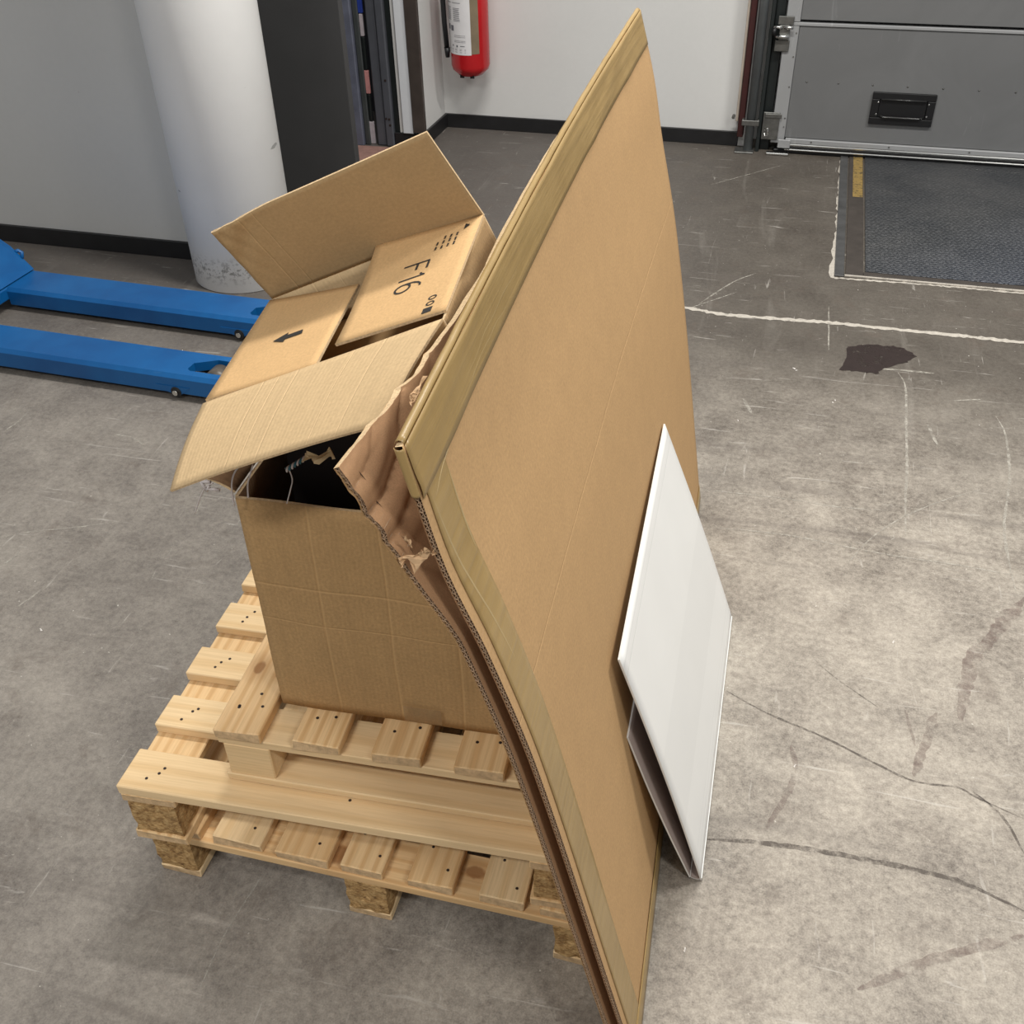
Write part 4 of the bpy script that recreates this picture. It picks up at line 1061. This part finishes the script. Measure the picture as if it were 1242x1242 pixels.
for pts in ([(0.40, 0.972), (0.30, 0.966), (0.20, 0.968), (0.12, 0.962), (0.04, 0.965)], [(0.34, 0.952), (0.25, 0.954), (0.18, 0.958), (0.08, 0.950), (0.02, 0.93)],
            [(0.050, 0.93), (0.049, 0.88), (0.048, 0.84)], [(0.015, 0.93), (0.02, 0.85), (0.032, 0.72)]):
    link('tape_wrinkle', ridge(pts), M['tape_ridge'], big, smooth=True)
# torn paper fringe on the rear sheet's near edge and on top
M['torn'] = plain('torn_kraft_paper', (0.55, 0.36, 0.20, 1), 0.9, var=0.12, scale=60)
def shred(base, d1, d2, sx, sy, seed):
    rnd = random.Random(seed); bm = bmesh.new(); nU, nV = 6, 5; g = []
    for i in range(nU+1):
        row = []
        for j in range(nV+1):
            u, v = i/nU, j/nV
            p = Vector(base)+Vector(d1)*sx*u*(1-0.5*v)+Vector(d2)*sy*v*(0.6+0.4*math.sin(u*7+seed))
            p += Vector((rnd.uniform(-1, 1), rnd.uniform(-1, 1), rnd.uniform(-1, 1)))*0.0022
            row.append(bm.verts.new(p))
        g.append(row)
    for i in range(nU):
        for j in range(nV): bm.faces.new((g[i][j], g[i+1][j], g[i+1][j+1], g[i][j+1]))
    return link('torn_paper', bm, M['torn'], big)
q = Rr(0.0, 0.90)
shred(q+Vector((0.004, -0.004, 0)), (0.9, 0.1, 0.35), (0.25, -0.2, -0.9), 0.045, 0.022, 3)
shred(q+Vector((0.030, -0.003, 0.012)), (0.7, 0.1, -0.1), (0.1, -0.2, 0.6), 0.022, 0.014, 5)
shred(q+Vector((0.012, -0.002, 0.030)), (0.3, 0.1, -0.9), (0.5, -0.2, 0.1), 0.022, 0.006, 9)
q = S(0.05, 0.995)
shred(q+Vector((-0.012, 0.0, 0.0)), (0.1, 0.9, 0.35), (-0.6, 0, 0.2), 0.04, 0.008, 11)

# ================================================================== WHITE FOLDED CARTON
wc = tag(empty('white_carton', (0, 0, 0)), 'white folded flat carton leaning on its edge against the tall flattened brown carton', 'carton')
wt = 0.003
FN, FF = Vector((.948, .204, .002)), Vector((.945, .896, .002))
TN, TF = Vector((.7785, .204, .516)), Vector((.756, .896, .502))
def wfront(u, v):
    a = FN.lerp(FF, u); b = TN.lerp(TF, u); p = a.lerp(b, v)
    p.x += 0.004*math.sin(PI*v)-0.004*smooth(0.0, 0.0001, 0)
    return p
slab('front_panel', wfront, 24, 24, wt, [M['white'], M['white_back'], M['white']], wc, 0.69, 0.544, flip=False)
RT0, RT1 = Vector((.800, .204, .345)), Vector((.784, .896, .345))
def wrear(u, v):
    a = FN.lerp(FF, u)+Vector((-0.020, 0, 0.001)); b = RT0.lerp(RT1, u); p = a.lerp(b, v)
    p.x -= 0.004*math.sin(PI*v)
    return p
slab('rear_panel', wrear, 16, 24, wt, [M['white_back'], M['white'], M['white']], wc, 0.69, 0.36)
def wfold(u, v):
    a = FN.lerp(FF, u); t = PI*v
    return a+Vector((-0.010+0.010*math.cos(t), 0, -0.0+0.006-0.006*math.sin(t)))
slab('fold_strip', wfold, 16, 8, wt*0.6, [M['white'], M['white_back'], M['white']], wc, 0.69, 0.03, flip=True)

# ================================================================== STRINGS AND ROPE AT THE BOX MOUTH
M['string'] = plain('white_plastic_thread', (0.60, 0.55, 0.54, 1), 0.4, var=0.05)
def thread(name, pts, r, label, mat='string', cat='string', group=None):
    bm = bmesh.new(); P = [Vector(p) for p in pts]; n = len(P); seq = []
    for i in range(n-1):
        for j in range(6):
            t = j/6; a, b, c, d = P[max(i-1, 0)], P[i], P[i+1], P[min(i+2, n-1)]
            seq.append(0.5*((2*b)+(c-a)*t+(2*a-5*b+4*c-d)*t*t+(3*b-a-3*c+d)*t**3))
    seq.append(P[-1]); add_tube(bm, seq, r, 6)
    return tag(link(name, bm, M[mat]), label, cat, group)
thread('string', [(0.305, 0.085, 0.890), (0.283, 0.082, 0.875), (0.270, 0.082, 0.850), (0.264, 0.084, 0.815), (0.263, 0.086, 0.809)], 0.0012, 'thin white string looped over the left front corner of the large box')
thread('string', [(0.303, 0.088, 0.880), (0.296, 0.088, 0.863), (0.288, 0.09, 0.845), (0.284, 0.09, 0.822)], 0.0012, 'short white string hanging just right of the box corner')
thread('string', [(0.355, 0.085, 0.885), (0.356, 0.088, 0.865), (0.349, 0.09, 0.845), (0.339, 0.092, 0.820)], 0.0009, 'grey string hanging under the teal rope in the box mouth')
thread('string', [(0.246, 0.075, 0.850), (0.236, 0.075, 0.845), (0.226, 0.078, 0.832), (0.214, 0.08, 0.812), (0.202, 0.082, 0.788)], 0.0009, 'thin white string dangling left of the box over the floor')
bm = bmesh.new()
for a, b in (((0.229, 0.075, 0.850), (0.234, 0.075, 0.836)), ((0.234, 0.075, 0.836), (0.240, 0.075, 0.846)), ((0.236, 0.075, 0.840), (0.252, 0.078, 0.838)), ((0.229, 0.075, 0.850), (0.243, 0.075, 0.852))):
    add_tube(bm, [a, b], 0.0022, 6)
tag(link('string_knot', bm, M['string']), 'small white knotted scrap hanging left of the box mouth', 'string')
M['teal'] = plain('teal_thread', (0.03, 0.14, 0.18, 1), 0.6, var=0.1)
rp = tag(empty('rope', (0.36, 0.06, 0.90)), 'twisted teal and grey rope end in the mouth of the large box', 'rope')
a, b = Vector((0.006, 0, 0.0)), Vector((0.040, 0, 0.026))
for ph, mt in ((0, 'teal'), (PI, 'string')):
    bm = bmesh.new(); pts = []
    for i in range(41):
        t = i/40; pts.append(a.lerp(b, t)+Vector((-0.35, 0, 0.9))*0.0022*math.cos(t*26+ph)+Vector((0, 1, 0))*0.0022*math.sin(t*26+ph))
    add_tube(bm, pts, 0.0015, 6); link('strand', bm, M[mt], rp)
bm = bmesh.new(); rnd = random.Random(4); g = []
for i in range(6):
    g.append([bm.verts.new((0.398+0.042*i/5+rnd.uniform(-.002, .002)+0.006*j/3, 0.045+0.008*math.sin(i*1.7+j), 0.928+0.020*j/3*(0.6+0.4*math.sin(i*2))+0.010*i/5+rnd.uniform(-.002, .002))) for j in range(4)])
for i in range(5):
    for j in range(3): bm.faces.new((g[i][j], g[i+1][j], g[i+1][j+1], g[i][j+1]))
M['cream'] = plain('cream_paper', (0.62, 0.48, 0.28, 1), 0.8, var=0.06)
tag(link('paper_scrap', bm, M['cream']), 'small cream torn paper scrap beside the crumpled corner of the flattened carton', 'paper')

# ================================================================== PALLET JACK
def blue_mat():
    k = NM('blue_enamel', 0.33, 0, 0.5); v = k.coord('Object'); a = k.noise(v, 5, 4, 0.6)
    c = k.ramp(a, [(0.3, (0.002, 0.075, 0.25, 1)), (0.7, (0.005, 0.115, 0.34, 1))])
    mp = k.n('ShaderNodeMapping'); k.l(v, mp.inputs[0]); mp.inputs['Scale'].default_value = (5, 30, 10)
    c = k.mix(k.ramp(k.noise(mp.outputs[0], 2, 4, 0.7, 0.5), [(0.64, 0.0), (0.76, 0.30)]), c, (0.10, 0.24, 0.42, 1))
    k.color(c); return k.m
M['blue'] = blue_mat()
M['rubber'] = plain('black_rubber', (0.012, 0.012, 0.012, 1), 0.6, var=0.1)
M['roller'] = plain('dirty_grey_roller', (0.10, 0.085, 0.07, 1), 0.4, var=0.15)
jk = tag(empty('pallet_jack', (-1.0, 1.798, 0), -0.05), 'blue hand pallet jack with two long forks beside the white column', 'pallet jack')
ZT = 0.085
def fork(yc, wd):
    h = empty('fork', (0, yc, 0), 0, jk)
    x0, x1 = -0.72, 0.50; hw = wd/2; ch = 0.014
    bm = bmesh.new()
    def sect(x, z1, zlow, hwx):
        return [bm.verts.new((x, y, z)) for y, z in ((-hwx, zlow), (-hwx, z1-ch*0.9), (-hwx+ch*0.75, z1), (hwx-ch*0.75, z1), (hwx, z1-ch*0.9), (hwx, zlow))]
    # left part, arms beside the roller hole, tip
    hx0, hx1 = 0.235, 0.40; hy = hw-0.037
    secs = [sect(x, ZT, 0.022, hw) for x in (x0, -0.3, 0.1, hx0)]
    for A, B in zip(secs, secs[1:]):
        for k_ in range(5): bm.faces.new((A[k_], B[k_], B[k_+1], A[k_+1]))
    bm.faces.new(secs[0][::-1])
    s2 = [sect(x, ZT-dz, zl, q) for x, dz, zl, q in ((hx1, 0, 0.022, hw), (x1-0.05, 0.004, 0.024, hw*0.92), (x1, 0.026, 0.028, hw*0.72))]
    for A, B in zip(s2, s2[1:]):
        for k_ in range(5): bm.faces.new((A[k_], B[k_], B[k_+1], A[k_+1]))
    bm.faces.new(s2[-1])
    for sgn in (-1, 1):
        ys = sorted((sgn*hw, sgn*(hw-ch*0.75))); 
        A, B = secs[-1], s2[0]
        for k_ in ((0, 1) if sgn < 0 else (3, 4)): bm.faces.new((A[k_], B[k_], B[k_+1], A[k_+1]))
        mid_y = 0.0
        # top flat between the chamfer and the hole, with cut corners
        yo = sgn*(hw-ch*0.75); yi = sgn*hy
        cut = 0.05
        ptsA = [(hx0, yo), (hx1, yo), (hx1, 0.0), (hx1, yi*0.35), (hx1-cut*0.3, yi), (hx0+cut*0.9, yi), (hx0, yi*0.35), (hx0, 0.0)]
        ptsA = [(hx0, yo), (hx1, yo), (hx1, yi*0.35), (hx1-0.015, yi), (hx0+(0.012 if sgn < 0 else 0.065), yi), (hx0, yi*(0.75 if sgn < 0 else 0.1))]
        vt = [bm.verts.new((x, y, ZT)) for x, y in ptsA]
        if sgn > 0: vt = vt[::-1]
        bm.faces.new(vt)
        vb = [bm.verts.new((x, y, ZT-0.03)) for x, y in (ptsA if sgn < 0 else ptsA[::-1])]
        for a_, b_, c_, d_ in zip(vt, vt[1:]+vt[:1], vb[1:]+vb[:1], vb): bm.faces.new((a_, d_, c_, b_))
    # end walls of the hole
    for hx, ya, yb in ((hx0, -hy*0.75, hy*0.1), (hx1, -hy*0.35, hy*0.35)):
        q = [bm.verts.new((hx, y, z)) for y, z in ((ya, ZT), (yb, ZT), (yb, ZT-0.03), (ya, ZT-0.03))]; bm.faces.new(q)
    bmesh.ops.remove_doubles(bm, verts=bm.verts, dist=0.0003)
    bmesh.ops.recalc_face_normals(bm, faces=bm.faces)
    link('fork_body', bm, M['blue'], h)
    bm = bmesh.new(); add_cyl(bm, (0.315, -hy+0.012, 0.040), (0.315, hy-0.012, 0.040), 0.0385, 28); add_cyl(bm, (0.315, -hy, 0.040), (0.315, hy, 0.040), 0.012, 12)
    link('load_roller', bm, M['roller'], h)
    bm = bmesh.new()
    for sg in (-1, 1): add_box(bm, 0.20, 0.34, sg*(hy-0.004)-0.003, sg*(hy-0.004)+0.003, 0.02, 0.060)
    bevel(bm, 0.001); link('roller_arm', bm, M['satin_black'], h)
    bm = bmesh.new(); add_cyl(bm, (0.21, -hw-0.004, 0.026), (0.21, -hw+0.02, 0.026), 0.018, 20); link('entry_roller', bm, M['rubber'], h)
    bm = bmesh.new(); add_cyl(bm, (0.21, -hw-0.011, 0.026), (0.21, -hw-0.0045, 0.026), 0.009, 14, r1=0.006); link('axle_bolt', bm, M['alu'], h)
    bm = bmesh.new()
    # bracket ear carrying the entry roller
    add_prism(bm, [(0.14, 0.045), (0.16, 0.028), (0.20, 0.018), (0.225, 0.018), (0.25, 0.036), (0.26, 0.045)], -hw-0.002, -hw+0.003, M=Matrix(((1, 0, 0, 0), (0, 0, 1, 0), (0, 1, 0, 0), (0, 0, 0, 1))))
    link('roller_ear', bm, M['blue'], h)
    bm = bmesh.new(); add_cyl(bm, (-0.45, 0.0, 0.050), (0.27, 0.0, 0.050), 0.009, 10); link('push_rod', bm, M['satin_black'], h)
    return h
fork(-0.200, 0.157); fork(0.197, 0.165)
# heel, sloping frame plate, pump, wheels and tiller
bm = bmesh.new(); add_box(bm, -0.84, -0.7205, -0.28, 0.28, 0.040, 0.083); bevel(bm, 0.004); link('cross_beam', bm, M['blue'], jk)
bm = bmesh.new()
P = [(-0.722, -0.27, 0.086), (-0.722, 0.280, 0.086), (-0.79, 0.272, 0.172), (-0.875, 0.20, 0.31), (-0.90, -0.13, 0.34), (-0.86, -0.27, 0.22)]
a_ = [bm.verts.new(p) for p in P]; b_ = [bm.verts.new((x-0.035, y, z-0.0)) for x, y, z in P]
bm.faces.new(a_); bm.faces.new(b_[::-1])
for i in range(len(P)): bm.faces.new((a_[i], b_[i], b_[(i+1) % len(P)], a_[(i+1) % len(P)]))
bmesh.ops.recalc_face_normals(bm, faces=bm.faces); bevel(bm, 0.003)
link('frame_plate', bm, M['blue'], jk)
bm = bmesh.new(); add_tube(bm, [(-0.778, 0.268, 0.152), (-0.770, 0.278, 0.154), (-0.760, 0.282, 0.146), (-0.757, 0.272, 0.128)], 0.007, 10); link('frame_lug', bm, M['blue'], jk)
bm = bmesh.new(); add_cyl(bm, (-1.02, 0, 0.16), (-1.02, 0, 0.42), 0.045, 24); link('pump', bm, M['blue'], jk)
for y in (-0.06, 0.06):
    bm = bmesh.new(); add_cyl(bm, (-1.02, y-0.024, 0.090), (-1.02, y+0.024, 0.090), 0.090, 28); link('steer_wheel', bm, M['rubber'], jk)
bm = bmesh.new(); add_box(bm, -1.06, -0.98, -0.028, 0.028, 0.08, 0.17); add_box(bm, -1.02, -0.90, -0.05, 0.05, 0.20, 0.26); bevel(bm, 0.003); link('yoke', bm, M['blue'], jk)
bm = bmesh.new(); add_tube(bm, [(-1.06, 0, 0.36), (-1.12, 0, 0.6), (-1.22, 0, 1.05), (-1.23, 0, 1.10)], 0.018, 12)
add_tube(bm, [(-1.23, 0, 1.09), (-1.235, 0.10, 1.14), (-1.25, 0.09, 1.24), (-1.25, -0.09, 1.24), (-1.235, -0.10, 1.14), (-1.23, 0, 1.09)], 0.012, 10); link('tiller', bm, M['blue'], jk)
